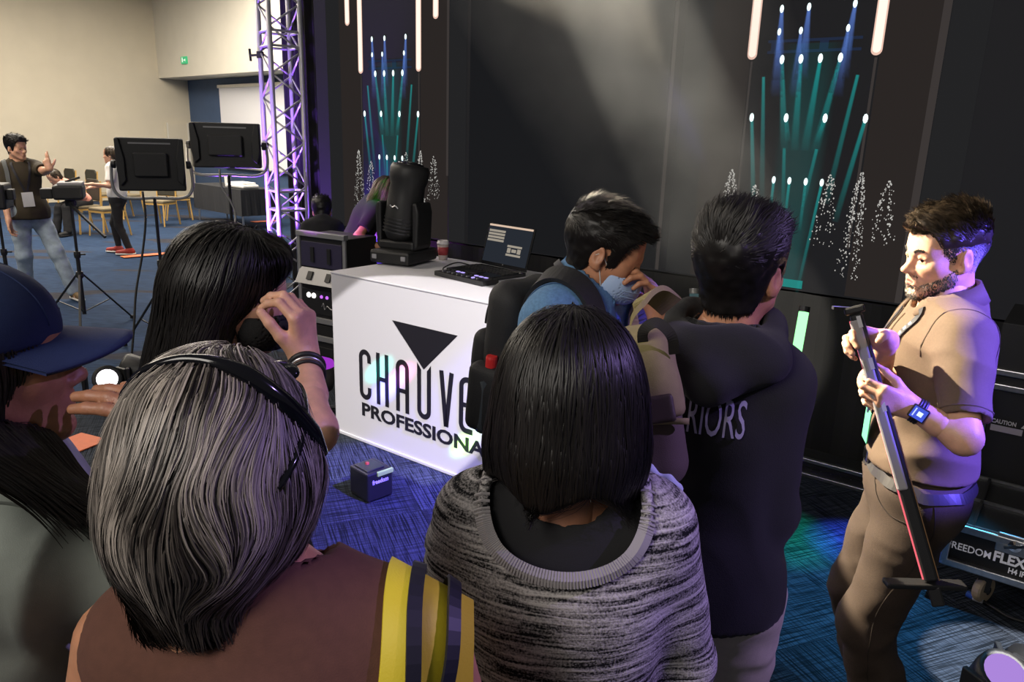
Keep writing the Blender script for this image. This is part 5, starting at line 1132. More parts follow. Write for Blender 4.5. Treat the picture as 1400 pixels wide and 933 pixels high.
# yellow striped bag strap on her right shoulder
bg = thing('shoulder_bag', 'yellow bag strap with black stripes over the right shoulder of the brown top', 'bag', p.loc, p.yaw)
S = p.shr; u, r, fw = p.u, p.r, p.fw
armf = field(p.torso_prims(.014, .01, .05)+p.arm_prims('R', .006, 1.0))
path = [S+r*.02-u*.36+fw*-.12, S+r*.015-u*.2-fw*.13, S+r*.01-u*.05-fw*.10, S+r*.0+u*.05-fw*.02, S+r*.0+u*.02+fw*.08, S-r*.01-u*.12+fw*.12, S-r*.0-u*.32+fw*.12]
strap('strap', armf, path, .115, YELLOW, bg, .004, .004, 60, smooth=True)
for o_ in (-.022, .020): strap('stripe', armf, [q+r*o_ for q in path], .016, STRIPE, bg, .004, .0065, 60)
bc = S-u*.50+r*.02-fw*.10
rock('bag_body', lambda P: rbox(P, bc, (.07, .16, .15), .03), bc-np.array([.12, .22, .2]), bc+np.array([.12, .22, .2]), .012, YELLOW, bg)

# ---- woman in the navy cap (far left front)
p = Person('woman in a navy cap and grey jacket touching her mouth', None, math.radians(-60), at_=at(-28, 496, .98), girth=1.05, skin=SKIN_MED, head=(0, math.radians(2), 0), fem=1, nose=1.0, res=.009)
hw = at(292, 592, .97); p.arm_to('R', hw, (-.2, .2, -1), (-.86, .05, .36), (-.3, .3, -.9), curl=(.15, .25, .15), thumb=(.6, .5)); p.arm_to('L', p.shl+np.array([-.02, .02, -.53]), (-.3, -.8, -.1), (0, .2, -1), (1, 0, 0), world=False)
p.body(.0042, .0038)
pr = p.torso_prims(.026, .02, .06)+p.arm_prims('R', .024, 1.85)+p.arm_prims('L', .024, 1.9)
p.cloth('jacket', pr, GREYJACKET, holes=[neck_hole(p, .07, .01, .03), cuff_hole(p, 'R', 1.85), cuff_hole(p, 'L', 1.9)], cut=[(p.pel-np.array([0, 0, .06]), (0, 0, -1))], fold=.016, fscale=(8, 8, 6)); jf = p.last_f
col = MB()
cr = [p.neck+p.TR@np.array([.092*math.sin(a), .02-.085*math.cos(a), .012-.03*(1-math.cos(a))]) for a in np.linspace(-2.5, 2.5, 24)]
for pts_ in ([(-.17, -.12, -.10), (0, -.14, -.12), (.17, -.12, -.10)], [(.16, -.1, -.02), (.165, -.03, .03), (.16, .05, .01), (.15, .1, -.08)], [(.12, .14, -.02), (.11, .15, -.18), (.11, .15, -.34)], [(.03, .16, -.04), (.02, .17, -.2), (.02, .17, -.4)], [(.06, -.13, -.12), (.05, -.13, -.25), (.04, -.12, -.42)]):
    MB().tube(project(jf, bez([p.neck+p.TR@np.array(q_) for q_ in pts_], 24), .001), .0022, 5).build('jacket_seam', mat('jacket_seam', hexc(96, 101, 96), .9), p.root)
npc = strap('collar', jf, cr, .05, GREYJACKET, p.root, .006, .004, 30, hold=False); 
hf0c = field([('e', (0, -.012, .02), (.088, .106, .085), None, .03), ('c', (-.06, -.05, -.03), (-.075, -.06, -.34), .048, .05, .05), ('c', (.058, -.045, -.03), (.075, .0, -.18), .042, .046, .05), ('c', (0, -.08, -.03), (0, -.10, -.34), .055, .055, .05)])
def hfc(P): P = np.asarray(P, np.float32); return smax(smax(hf0c(P), P[:, 2]-.075, .01), -ell(P, (0, .12, -.05), (.082, .098, .12)), .012)
long_hair(p, HAIR_BLACK, hfc, (-.16, -.19, -.5), (.25, .16, .09), 9000, (.12, .3), down_flow((0, 0, .1), .2), seed=7, rad=.0009, wav=.08, off=(-.005, .005))
tjf = field(p.torso_prims(.034, .02, .06)+p.arm_prims('R', .03, 1.0)); rngc = np.random.default_rng(77)
rl = np.array([p.neck+p.TR@np.array([rngc.uniform(.045, .10), rngc.uniform(.0, .09), .05]) for _ in range(2000)], np.float32); rl = project(tjf, rl, .01, 4); ol = rngc.uniform(.003, .022, len(rl)).astype(np.float32)
pl_ = comb(tjf, rl, lambda P: np.tile(p.TR@np.array([.12, .28, -1.0]), (len(P), 1)), rngc.uniform(.07, .20, len(rl)), 14, ol, rngc, .08)
p.strands_obj('hair', pl_, rngc.uniform(.0008, .0018, len(rl)), HAIR_BLACK, np.clip(rngc.normal(.3, .2, len(rl)), 0, 1), headspace=False)
capf = field([('e', (0, -.012, .045), (.093, .112, .092), None, .02)])
rock('cap_crown', lambda P: smax(smax(capf(P), .022-P[:, 2], .006), .0-0*P[:, 2]-1, .01), (-.11, -.14, .0), (.11, .13, .16), .006, CAPBLUE, p.root) if False else None
V, Q = nets(lambda P: smax(capf(P), (.026-P[:, 2]).astype(np.float32), .006), (-.11, -.14, .01), (.11, .13, .16), .005); co = npmesh('cap', p.H2L(V), Q, CAPBLUE, p.root)
nu, nv = 17, 9; BV = []
for th_ in (0, .005):
    for j in range(nv):
        for i in range(nu):
            a = -1.25+2.5*i/(nu-1); b = j/(nv-1); rx = .088; x = rx*math.sin(a)*(1+.02*b); y0 = .096*math.cos(a); y = y0+b*(.092*math.cos(a)**.5 if math.cos(a) > 0 else 0); z = .030-.018*b-.14*x*x/.088*(1+.6*b)+th_; BV.append((x, y-.006, z))
BQ = []
def bi(t_, j, i): return t_*nu*nv+j*nu+i
for j in range(nv-1):
    for i in range(nu-1): BQ += [(bi(1, j, i), bi(1, j, i+1), bi(1, j+1, i+1), bi(1, j+1, i)), (bi(0, j, i), bi(0, j+1, i), bi(0, j+1, i+1), bi(0, j, i+1))]
for i in range(nu-1): BQ += [(bi(0, nv-1, i), bi(1, nv-1, i), bi(1, nv-1, i+1), bi(0, nv-1, i+1))]
npmesh('brim', p.H2L(np.array(BV)), np.array(BQ), CAPBLUE, co); MB().lathe([(.009, 0), (.008, .004), (.002, .006)], p.H2L((0, -.012, .137)), 12, p.HR[:, 2]).build('cap_button', CAPBLUE, co)
for a in (0, 1.05, 2.09): MB().tube(p.H2L(project(capf, np.array([(.12*math.cos(a)*math.cos(b), -.012+.14*math.sin(a)*math.cos(b), .045+.1*math.sin(b)) for b in np.linspace(.05, math.pi-.05, 20)]), .0005)), .0014, 5).build('cap_seam', CAPBLUE, co)
tp_, a_ = p.tips['R'][0], p.tips['R'][1]
rg = MB().lathe([(.0105, -.003), (.0115, 0), (.0105, .003)], a_['W']+nrm(a_['f'])*.1, 14, a_['f']).build('ring', CHROME, p.root)
p.trousers(BLACKTEE, res=.014); p.shoes(RUBBER)

# ---- woman with long black hair and black mask
p = Person('woman with long black hair and black mask raising a hand to her face', None, math.radians(-70), at_=at(318, 396, 1.50), girth=.98, skin=SKIN_LIGHT, head=(math.radians(-6), math.radians(-9), 0), fem=1, res=.01)
p.arm_to('R', at(417, 488, 1.46), (-.8, -.5, -.7), (.0, -.1, 1.0), (-.95, .3, .0), finger_curl=((.8, 1.0, .4), (.75, 1.0, .4), (.75, 1.0, .4), (.8, 1.0, .5)), thumb=(1.0, .45), spread=.02, elbow=at(428, 590, 1.29)); p.arm_to('L', p.shl+np.array([-.02, .02, -.53]), (-.3, -.8, -.1), (0, .2, -1), (1, 0, 0), world=False)
p.body(.0045, .004)
pr = p.torso_prims(.014, .01, .05)+p.arm_prims('R', .014, .6)+p.arm_prims('L', .014, .6)
p.cloth('floral_blouse', pr, BLACKTEE, holes=[neck_hole(p, .07, .0, .02), cuff_hole(p, 'R', .6), cuff_hole(p, 'L', .6)], cut=[(p.pel-np.array([0, 0, .05]), (0, 0, -1))], fold=.005); bf = p.last_f
rngf = np.random.default_rng(5); fl_roots = shell_roots(bf, 60, p.neck-np.array([.25, .2, .3]), p.neck+np.array([.25, .2, .02]), rngf); gF = grad(bf, fl_roots)
PETAL = mat('daisy_white', (.7, .68, .62), .8); DAISYY = mat('daisy_yellow', (.6, .4, .05), .8); fm = MB(); fc = MB()
for c_, g_ in zip(fl_roots, gF):
    x = nrm(np.cross(g_, (0, .3, 1))); y = np.cross(g_, x); R0 = rngf.uniform(.009, .015)
    for q in range(8):
        a = q*math.pi/4; dd = x*math.cos(a)+y*math.sin(a); sd = -x*math.sin(a)+y*math.cos(a); fm.add([c_+g_*.002+dd*.003, c_+g_*.003+dd*R0*.7+sd*R0*.22, c_+g_*.002+dd*R0*1.1, c_+g_*.003+dd*R0*.7-sd*R0*.22], [(0, 1, 2, 3)])
    fc.lathe([(.004, .001), (.003, .004), (.0005, .005)], c_, 8, g_)
tag(fm.build('daisy_print', PETAL, p.root), kind='stuff'); tag(fc.build('daisy_centre_print', DAISYY, p.root), kind='stuff')
hf0p = field([('e', (0, -.014, .034), (.090, .112, .098), None, .03), ('c', (-.055, -.04, -.03), (-.07, -.07, -.32), .05, .05, .05), ('c', (.055, -.04, .0), (.075, -.03, -.33), .044, .05, .05), ('c', (0, -.075, -.03), (0, -.12, -.36), .06, .055, .05), ('c', (-.04, .04, .09), (-.075, .05, -.05), .03, .022, .03), ('c', (-.035, .075, .085), (.045, .085, .075), .022, .02, .03)])
def hfp(P): P = np.asarray(P, np.float32); return smax(hf0p(P), -ell(P, (.01, .13, -.06), (.09, .10, .115)), .012)
def ptn(r, g_): return np.clip(.25+.4*vnoise(r*np.array([70, 70, 15]), 4)+g_.normal(0, .15, len(r)), 0, 1)
long_hair(p, HAIR_BLACK, hfp, (-.16, -.21, -.43), (.16, .14, .16), 11000, lambda r, g_: np.clip((r[:, 2]+.40)*.9, .05, .36)*g_.uniform(.75, 1.1, len(r)), down_flow((.0, .03, .12), .4), seed=11, rad=.0009, wav=.14, off=(-.005, .005), tones=ptn)
def mask_f(P, inf=.0035):
    P = np.asarray(P, np.float32); base = field([('e', (0, .046, -.058), (.063, .068, .062), None, .02), ('c', (0, .095, -.03), (0, .092, -.075), .017, .022, .03)])(P)
    return base
def face_mask(p, m, zt=-.018, zb=-.112):
    fm_ = mask_f
    def f(P): P = np.asarray(P, np.float32); return smax(smax(smax(np.abs(fm_(P)-.004)-.0022, P[:, 2]-(zt-.28*np.abs(P[:, 0])), .004), zb-P[:, 2], .004), .022-P[:, 1], .004)
    V, Q = nets(f, (-.085, .01, -.13), (.085, .14, .01), .0035); o = npmesh('face_mask', p.H2L(V), Q, m, p.root)
    for s_ in (-1, 1):
        for z0_, z1_ in ((-.03, .005), (-.085, -.022)): MB().tube(p.H2L(bez([(s_*.060, .025, z0_), (s_*.070, .012, (z0_+z1_)/2), (s_*.076, -.006, z1_), (s_*.078, -.02, z1_-.008)], 14)), .0017, 6).build('ear_loop', m if m is not MASKBLUE else SOLEW, o)
    return o
face_mask(p, mat('black_mask', (.012, .012, .013), .85, bump=.2, bscale=300))
a_ = p.arm['R']; wd = nrm(a_['W']-a_['E'])
for q, (m_, r_) in enumerate(((BLACK, .0055), (ALU, .003), (BLACK, .0035))):
    c_ = a_['W']-wd*(.035+.012*q); x = nrm(np.cross(wd, (0, 1, .2))); y = np.cross(wd, x); MB().tube([c_+(x*math.cos(t_)+y*math.sin(t_))*.032 for t_ in np.linspace(0, 2*math.pi, 26)], r_, 8).build('bracelet', m_, p.root, smooth=True)
MB().tube([a_['W']-wd*.05+np.array([.0, -.03, 0]), a_['W']-wd*.075+np.array([.003, -.036, 0])], .0016, 5).build('bracelet_tassel', BLACK, p.root)
p.trousers(BLACKTEE, res=.014); p.shoes(RUBBER)

# ---- man in the black hoodie
p = Person('man in a black hoodie with back print seen from behind', None, math.radians(-22), at_=at(1012, 372, 1.52), headoff=(.018, 0, 0), girth=.86, skin=SKIN_WARM, head=(math.radians(-18), math.radians(2), 0), res=.009, sh=.77)
p.arm_to('R', p.shr+np.array([-.08, .26, -.40]), (.35, -.7, -.6), (-.7, .7, .1), (0, -.3, 1), world=False); p.arm_to('L', p.shl+np.array([.08, .26, -.40]), (-.35, -.7, -.6), (.7, .7, .1), (0, -.3, 1), world=False)
p.body(.0042, .006)
short_hair(p, HAIR_BLACK, .024, .010, 9000, (.018, .05), (.1, .8, .35), seed=21, lift=.32, nape=-.082, rad=.0007)
pr = p.torso_prims(.020, .014, .14)+p.arm_prims('R', .016, 1.92, 1.05)+p.arm_prims('L', .016, 1.92, 1.05)
p.cloth('hoodie', pr, HOODIE, holes=[neck_hole(p, .075, .0, .02), cuff_hole(p, 'R', 1.92), cuff_hole(p, 'L', 1.92)], cut=[(p.pel-np.array([0, 0, .035]), (0, 0, -1))], fold=.011, fscale=(6, 6, 7)); hdf = p.last_f
nb = p.neck+p.u*.012
def ringpt(a, rx, ry, z, y0=0): return nb+p.TR@np.array([rx*math.sin(a), y0-ry*math.cos(a), z])
hp = []
for a, b in zip(np.linspace(-2.6, 2.6, 13)[:-1], np.linspace(-2.6, 2.6, 13)[1:]): hp.append(('c', ringpt(a, .090, .085, .012-.02*math.cos(a), .0), ringpt(b, .090, .085, .012-.02*math.cos(b), .0), .029, .029, .03))
hp += [('e', nb+p.TR@np.array([0, -.112, -.012]), (.115, .045, .06), p.TR, .05), ('c', nb+p.TR@np.array([-.10, -.06, -.01]), nb+p.TR@np.array([0, -.145, -.045]), .032, .034, .05), ('c', nb+p.TR@np.array([.10, -.06, -.01]), nb+p.TR@np.array([0, -.145, -.045]), .032, .034, .05)]
p.cloth('hood', hp, HOODIE, holes=[neck_hole(p, .062, -.02, .012, .2)], fold=.009, fscale=(8, 8, 13), seed=9)
LAV = mat('lavender_print', hexc(168, 160, 196), .7)
def back_text(body, size, width, cx, cz, shear=0, offset=0, m=LAV):
    o = text_mesh('back_lettering', body, m, p.root, size, (0, 0, 0), (0, 0, 0), width, offset, .0, shear, 'CENTER')
    co_ = np.array([v.co[:] for v in o.data.vertices]); base = p.chest+p.TR@np.array([0, -.5, 0]); P = np.stack([base+p.r*(cx+c[0])+p.u*(cz+c[1]) for c in co_]).astype(np.float32)
    for _ in range(24): P = P+(p.fw*np.clip(hdf(P)-.004, -.02, .05)[:, None]*.9).astype(np.float32)
    bm = bmesh.new(); bm.from_mesh(o.data); bm.verts.ensure_lookup_table()
    for v, q in zip(bm.verts, P): v.co = q
    bm.to_mesh(o.data); bm.free(); return o
back_text('WARRIORS', .105, .205, -.03, .025, 0, .0004); back_text('OF', .048, .05, -.07, -.035, .35)
# silver chain at the neck
MB().tube([p.neck+p.TR@np.array([.062*math.sin(a), .008-.064*math.cos(a), .045-.01*math.cos(a)]) for a in np.linspace(-2, 2, 30)], .0028, 6).build('neck_chain', CHROME, p.root)
p.trousers(KHAKI, inf=.026, flare=.03, fold=.011, res=.011); p.shoes(SNEAKO, SOLEW); HOOD = p
# khaki backpack hanging at his left
bpk = thing('backpack', 'khaki canvas backpack with dark loop handle behind the hoodie man', 'backpack', (0, 0, 0))
c0_ = at(896, 545, 1.36); ax_d = nrm(at(925, 640, 1.33)-at(890, 440, 1.36)); ax_r = nrm(np.cross(ax_d, ray(903, 535))); ax_r = ax_r if ax_r[0] > 0 else -ax_r; ax_f = np.cross(ax_d, ax_r); RB = np.stack([ax_r, ax_f, ax_d], 1)
bpk.location = (c0_[0], c0_[1], 0); lc = np.array([0, 0, c0_[2]])
def LB(x, y, z): return lc+RB@np.array([x, y, z])
bb = lambda P: smax(rbox(P, LB(-.045, 0, 0.02), (.085, .06, .14), .045, RB), -1+0*P[:, 0], .01)
rock('main_body', bb, lc-.26, lc+.26, .008, TAUPEBAG, bpk, .004, 14)
rock('flap', lambda P: smax(rbox(P, LB(-.045, 0, -.035), (.092, .068, .10), .045, RB), -rbox(P, LB(-.045, 0, .13), (.3, .3, .095), .01, RB), .01), lc-.26, lc+.26, .007, OLIVEBAG, bpk, .004, 16, 4)
rock('leather_patch', lambda P: rbox(P, LB(-.02, -.072, .02), (.05, .006, .024), .005, RB) if np.dot(ax_f, ray(903, 535)) > 0 else rbox(P, LB(-.02, .072, .02), (.05, .006, .024), .005, RB), lc-.2, lc+.2, .005, mat('brown_leather', (.06, .04, .03), .6), bpk)
sgn = -1 if np.dot(ax_f, ray(903, 535)) > 0 else 1
MB().tube([LB(-.14+.19*i/12, sgn*.062, .048-.01*math.sin(i/12*3.14)) for i in range(13)], .006, 8).build('flap_piping', OLIVEBAG, bpk, smooth=True)
fdummy = lambda P: rbox(P, LB(0, 0, 0), (.1, .06, .16), .04, RB)
strap('carry_loop', fdummy, [LB(-.005, sgn*.05, -.085), LB(.0, sgn*.085, -.115), LB(.025, sgn*.09, -.125), LB(.045, sgn*.08, -.10), LB(.045, sgn*.05, -.07)], .018, DARKWEB, bpk, .004, 0, 30, False)
strap('shoulder_strap', fdummy, [LB(-.02, sgn*-.02, -.12), LB(.0, sgn*-.02, -.17), LB(.03, sgn*-.05, -.19), LB(.06, sgn*-.10, -.17)], .05, OLIVEBAG, bpk, .012, 0, 24, False)
tz = thing('tissue', 'crumpled pale blue tissue below the khaki backpack', 'tissue', (0, 0, 0)); tc_ = at(904, 655, 1.30); tz.location = (tc_[0], tc_[1], 0)
tl = np.array([0, 0, tc_[2]]); rock('tissue_sheet', field([('c', tl+np.array([-.02, 0, .012]), tl+np.array([.012, 0, .0]), .013, .008, .01), ('c', tl+np.array([.01, 0, 0]), tl+np.array([.026, -.005, -.014]), .008, .009, .01)]), tl-.06, tl+.06, .004, TISSUE, tz, .006, 60)

# ---- man in the denim shirt with blue mask
p = Person('man in a blue denim shirt and pale blue mask pinching his nose', None, math.radians(-122), at_=at(826, 345, 1.98), girth=1.02, skin=SKIN_WARM, head=(math.radians(24), math.radians(-18), 0), res=.009, sh=1.05, lean=math.radians(4), headoff=(0, .01, -.045))
p.arm_to('L', at(900, 432, 1.98), (.5, .2, -1), (-.30, -.05, .9), (-.85, -.2, -.2), finger_curl=((.7, .9, .5), (.6, .8, .5), (.6, .8, .5), (.6, .8, .5)), thumb=(.8, .35)); p.arm_to('R', p.shr+np.array([.06, .18, -.46]), (.6, -.5, -.5), (0, .9, -.3), (-1, 0, 0), world=False)
p.body(.0042, .004)
short_hair(p, HAIR_BLACK, .020, .010, 8000, (.015, .034), (.05, .8, .0), seed=31, lift=.5, nape=-.085, rad=.0007)
face_mask(p, MASKBLUE)
for z_ in (-.05, -.066, -.082): MB().tube(p.H2L(project(mask_f, np.array([(.062*math.sin(a), .046+.07*math.cos(a), z_) for a in np.linspace(-1.1, 1.1, 20)]), .0068)), .0012, 5).build('mask_pleat', MASKBLUE, p.root)
pr = p.torso_prims(.022, .016, .08)+p.arm_prims('R', .024, 1.9)+p.arm_prims('L', .024, 1.55)
p.cloth('denim_shirt', pr, DENIM, holes=[neck_hole(p, .068, .01, .03), cuff_hole(p, 'R', 1.9), cuff_hole(p, 'L', 1.55)], cut=[(p.pel-np.array([0, 0, .08]), (0, 0, -1))], fold=.010, fscale=(7, 7, 7)); df = p.last_f
for s_ in (-1, 1):
    pts = [p.neck+p.TR@np.array(q) for q in ((0, -.075, .055), (s_*.06, -.05, .05), (s_*.078, .0, .035), (s_*.06, .06, .005), (s_*.035, .095, -.03))]
    strap('collar', df, pts, .05, DENIM, p.root, .005, 0, 29, False, None)
MB().tube(project(df, np.array([p.neck+p.TR@np.array([.0, .12, -.06-.05*i]) for i in range(9)]), .002), .004, 6).build('placket', DENIM, p.root)
MB().tube(project(df, bez([p.shr+p.TR@np.array([-.02, a_, b_]) for a_, b_ in ((-.09, .0), (-.05, .06), (0, .075), (.06, .05), (.09, -.02))], 24), .001), .0022, 5).build('shoulder_seam', mat('denim_seam', hexc(60, 92, 130), .8), p.root)
ly = strap('lanyard', df, [p.neck+p.TR@np.array(q) for q in ((.05, -.06, .06), (.088, -.01, .03), (.09, .06, -.04), (.06, .12, -.16), (.02, .14, -.3))], .02, mat('lanyard_black', (.012, .012, .02), .6), p.root, .0025, .009, 40)
pth = project(df, bez([p.neck+p.TR@np.array(q) for q in ((.09, .06, -.04), (.06, .12, -.16), (.02, .14, -.3))], 12), .0125); mk = MB()
gl = grad(df, pth)
for i in range(1, len(pth)-1):
    t_ = nrm(pth[i+1]-pth[i-1]); x = np.cross(t_, gl[i]); mk.add([pth[i]+x*.005-t_*.006, pth[i]-x*.005-t_*.006, pth[i]-x*.005+t_*.004, pth[i]+x*.005+t_*.004], [(0, 1, 2, 3)])
mk.build('lanyard_print', WHITEPRINT, ly)
strap('lanyard', df, [p.neck+p.TR@np.array(q) for q in ((-.05, -.06, .06), (-.088, .0, .03), (-.08, .07, -.04), (-.05, .12, -.16), (0, .14, -.3))], .02, MATS['lanyard_black'], p.root, .0025, .009, 40)
p.trousers(mat('navy_jeans', (.03, .04, .07), .9), res=.014); p.shoes(RUBBER)
bpk = thing('backpack', 'black backpack worn by the man in the denim shirt', 'backpack', p.loc, p.yaw)
bc = p.chest+p.TR@np.array([0, -.185, -.04])
bagf = lambda P: rbox(P, bc, (.135, .06, .205), .055, p.TR)
rock('main_body', bagf, bc-.32, bc+.32, .011, BACKPACK, bpk, .006, 12)
rock('front_pocket', lambda P: rbox(P, bc+p.TR@np.array([0, -.07, -.06]), (.115, .035, .12), .035, p.TR), bc-.36, bc+.3, .011, BACKPACK, bpk, .005, 14)
rock('side_pocket', lambda P: rbox(P, bc+p.TR@np.array([.14, .0, -.12]), (.035, .065, .1), .025, p.TR), bc-.36, bc+.36, .011, BACKPACK, bpk, .004, 14)
MB().tube(project(bagf, np.array([bc+p.TR@np.array([.10*math.sin(a), -.07, .07+.1*math.cos(a)]) for a in np.linspace(-1.5, 1.5, 24)]), .004), .003, 6).build('zip', STEELDARK, bpk)
for s_ in (-1, 1): strap('shoulder_strap', df, [p.neck+p.TR@np.array(q) for q in ((s_*.09, -.15, -.05), (s_*.105, -.06, .03), (s_*.115, .03, .01), (s_*.12, .10, -.08), (s_*.14, .12, -.22), (s_*.17, .04, -.36))], .06, BACKPACK, bpk, .012, .003, 40)
bt = thing('water_bottle', 'water bottle with a red cap in the black backpack pocket', 'bottle', p.loc, p.yaw)
bo = bc+p.TR@np.array([.145, .0, -.215]); MB().lathe([(.03, 0), (.033, .02), (.033, .15), (.015, .19), (.014, .2)], bo, 16, p.u).build('bottle_body', mat('clear_bottle', (.06, .07, .08), .1), bt, smooth=True); MB().lathe([(.0165, .19), (.017, .215), (.015, .222)], bo, 16, p.u).build('cap', mat('red_cap', (.7, .03, .03), .4), bt)
DEN = p

# ---- presenter on the right
p = Person('bearded man in a taupe polo shirt holding a light tube', None, math.radians(76), at_=at(1293, 347, 2.08), girth=1.06, skin=SKIN_LIGHT, head=(math.radians(18), math.radians(-6), math.radians(-2)), res=.008, sh=1.08, jaw=1.04, nose=1.12)
p.gaze = (-.25, 1, .02)
TT = at(1170, 430, 1.94); TBm = at(1273, 793, 1.90); tax = nrm(TBm-TT)
gL = TT+(TBm-TT)*.33; gR = TT+(TBm-TT)*.10
fcl = ((.75, 1.15, .8), (.75, 1.2, .8), (.8, 1.2, .8), (.8, 1.15, .8))
p.arm_to('L', gL+np.array([.075, .0, -.012]), (.4, -.5, -1), (-.9, -.15, .25), (-.1, .95, .1), finger_curl=fcl, thumb=(.75, .6), elbow=at(1318, 600, 1.88)); p.arm_to('R', gR+np.array([.085, .045, -.01]), (.3, .8, -.8), (-.95, -.1, .15), (-.05, -.75, -.6), finger_curl=((.5, .9, .5), (.55, .95, .5), (.6, .95, .6), (.7, 1., .6)), thumb=(.7, .5))
p.body(.0034, .0036)
short_hair(p, HAIR_DARKBROWN, .015, .002, 14000, (.006, .034), (.0, .75, .6), seed=41, lift=.8, nape=-.06, rad=.0010, res=.0045, fade=.022)
rngb = np.random.default_rng(8)
stb = shell_roots(SKULL, 5200, (-.09, -.12, -.07), (.09, .05, .05), rngb, lambda P: (P[:, 2] > hairline(P, 0, -.06)) & (P[:, 2] < .04) & (P[:, 1] < .048)); gs = grad(SKULL, stb); fz = np.clip((stb[:, 2]+.065)/.09, .25, 1)
p.strands_obj('hair_fade', np.stack([stb+(gs*.35+np.array([0, -.35, -.6]))*(.0065*fz[:, None]*t_) for t_ in np.linspace(0, 1, 4)], 1), .0009*fz, HAIR_DARKBROWN, np.full(len(stb), .08), taper=.4)
bear = shell_roots(p.head_f, 2200, (-.08, -.01, -.13), (.08, .11, -.03), rngb, lambda P: ((P[:, 2] < np.interp(P[:, 1], [.0, .05, .07, .085, .12], [-.018, -.055, -.066, -.078, -.080])) & (P[:, 1] > .006) & (P[:, 2] > -.122)) | ((np.abs(P[:, 2]+.0525) < .0055) & (np.abs(P[:, 0]) < .026) & (P[:, 1] > .075)))
gb = grad(p.head_f, bear); dbr = nrm((0, .15, -1)); pb = np.stack([bear+(gb*.45+dbr*.8)*(rngb.uniform(.003, .007, len(bear))[:, None]*t_) for t_ in np.linspace(0, 1, 4)], 1)
p.strands_obj('beard', pb, rngb.uniform(.0006, .0011, len(bear)), HAIR_DARKBROWN, np.clip(rngb.normal(.2, .15, len(bear)), 0, 1))
for s_ in (-1, 1):
    er = project(p.head_f, np.array([(s_*(.014+.032*t_), .1, .0155+.006*math.sin(t_*2.2)) for t_ in rngb.uniform(0, 1, 150)])+rngb.normal(0, .0016, (150, 3)), .0005); ge = grad(p.head_f, er); eb = np.stack([er+(np.array([s_*.9, -.2, .25])*.007+ge*.0015)*t_ for t_ in np.linspace(0, 1, 4)], 1); p.strands_obj('eyebrow', eb, np.full(150, .0008), HAIR_DARKBROWN, np.full(150, .1))
V, Q = nets(lambda P: smax(p.head_f(P)-.0006, field([('e', (0, .092, -.0685), (.020, .012, .0105), None, .004)])(P), .003), (-.03, .07, -.085), (.03, .11, -.055), .0022); npmesh('lips', p.H2L(V), Q, LIPS, p.root)
pr = p.torso_prims(.014, .012, .0)+p.arm_prims('R', .016, .78, 1.08)+p.arm_prims('L', .016, .78, 1.08)
p.cloth('polo_shirt', pr, POLO, holes=[neck_hole(p, .066, .015, .03), cuff_hole(p, 'R', .78), cuff_hole(p, 'L', .78)], cut=[(p.pel+np.array([0, 0, .05]), (0, 0, -1))], fold=.009, fscale=(7, 7, 9)); pf = p.last_f
MB().tube(project(pf, np.array([p.neck+p.TR@np.array([.012, .14, -.02-.025*i]) for i in range(7)]), .001), .003, 6).build('placket', POLO, p.root)
for sg_, sh_ in ((-1, p.shl), (1, p.shr)): MB().tube(project(pf, bez([sh_+p.TR@np.array([-sg_*.015, a_, b_]) for a_, b_ in ((-.1, -.08), (-.06, .03), (0, .07), (.06, .04), (.1, -.06))], 24), .0006), .0018, 5).build('armhole_seam', mat('polo_seam', hexc(84, 68, 54), .85), p.root)
for sd in ('L', 'R'):
    a = p.arm[sd]; d_ = nrm(a['E']-a['S']); c_ = a['S']+(a['E']-a['S'])*.74; x = nrm(np.cross(d_, (0, 1, .1))); y = np.cross(d_, x)
    MB().tube(project(pf, np.array([c_+(x*math.cos(t_)+y*math.sin(t_))*.065 for t_ in np.linspace(0, 2*math.pi, 30)]), .0005), .002, 5).build('sleeve_hem', mat('polo_hem', hexc(88, 72, 58), .85), p.root)
cpts = [p.neck+p.TR@np.array([.078*math.sin(a), .012-.075*math.cos(a), .05-.055*(1-math.cos(a))*.5]) for a in np.linspace(-2.55, 2.55, 26)]
cv = []; 
for q, a in zip(cpts, np.linspace(-2.55, 2.55, 26)):
    out = p.TR@np.array([math.sin(a), -math.cos(a), 0]); cv.append((q+p.u*.020-out*.004, q+p.u*.026+out*.006, q-p.u*.022+out*.034, q-p.u*.026+out*.026))
cm = MB(); nA = len(cv); cm.add([v for c in cv for v in c], [(i*4+k, i*4+(k+1) % 4, i*4+4+(k+1) % 4, i*4+4+k) for i in range(nA-1) for k in range(4)]+[(0, 1, 2, 3), tuple((nA-1)*4+k for k in (3, 2, 1, 0))]); cm.build('collar', POLO, p.root, smooth=True)
ly = strap('lanyard', pf, [p.neck+p.TR@np.array(q) for q in ((-.07, .02, .03), (-.07, .09, -.04), (-.05, .13, -.13), (-.02, .15, -.24), (0, .16, -.31))], .018, MATS['lanyard_black'], p.root, .0025, .004, 40)
strap('lanyard', pf, [p.neck+p.TR@np.array(q) for q in ((.07, .02, .03), (.07, .09, -.04), (.05, .13, -.13), (.02, .15, -.24), (0, .16, -.31))], .018, MATS['lanyard_black'], p.root, .0025, .004, 40)
pth = project(pf, bez([p.neck+p.TR@np.array(q) for q in ((-.07, .09, -.04), (-.05, .13, -.13), (-.02, .15, -.24))], 12), .0075); gl = grad(pf, pth); mk = MB()
for i in range(1, len(pth)-1): t_ = nrm(pth[i+1]-pth[i-1]); x = np.cross(t_, gl[i]); mk.add([pth[i]+x*.005-t_*.005, pth[i]-x*.005-t_*.005, pth[i]-x*.005+t_*.004, pth[i]+x*.005+t_*.004], [(0, 1, 2, 3)])
mk.build('lanyard_print', WHITEPRINT, ly)
bd = project(pf, np.array([p.neck+p.TR@np.array((0, .17, -.34))]), .02)[0]
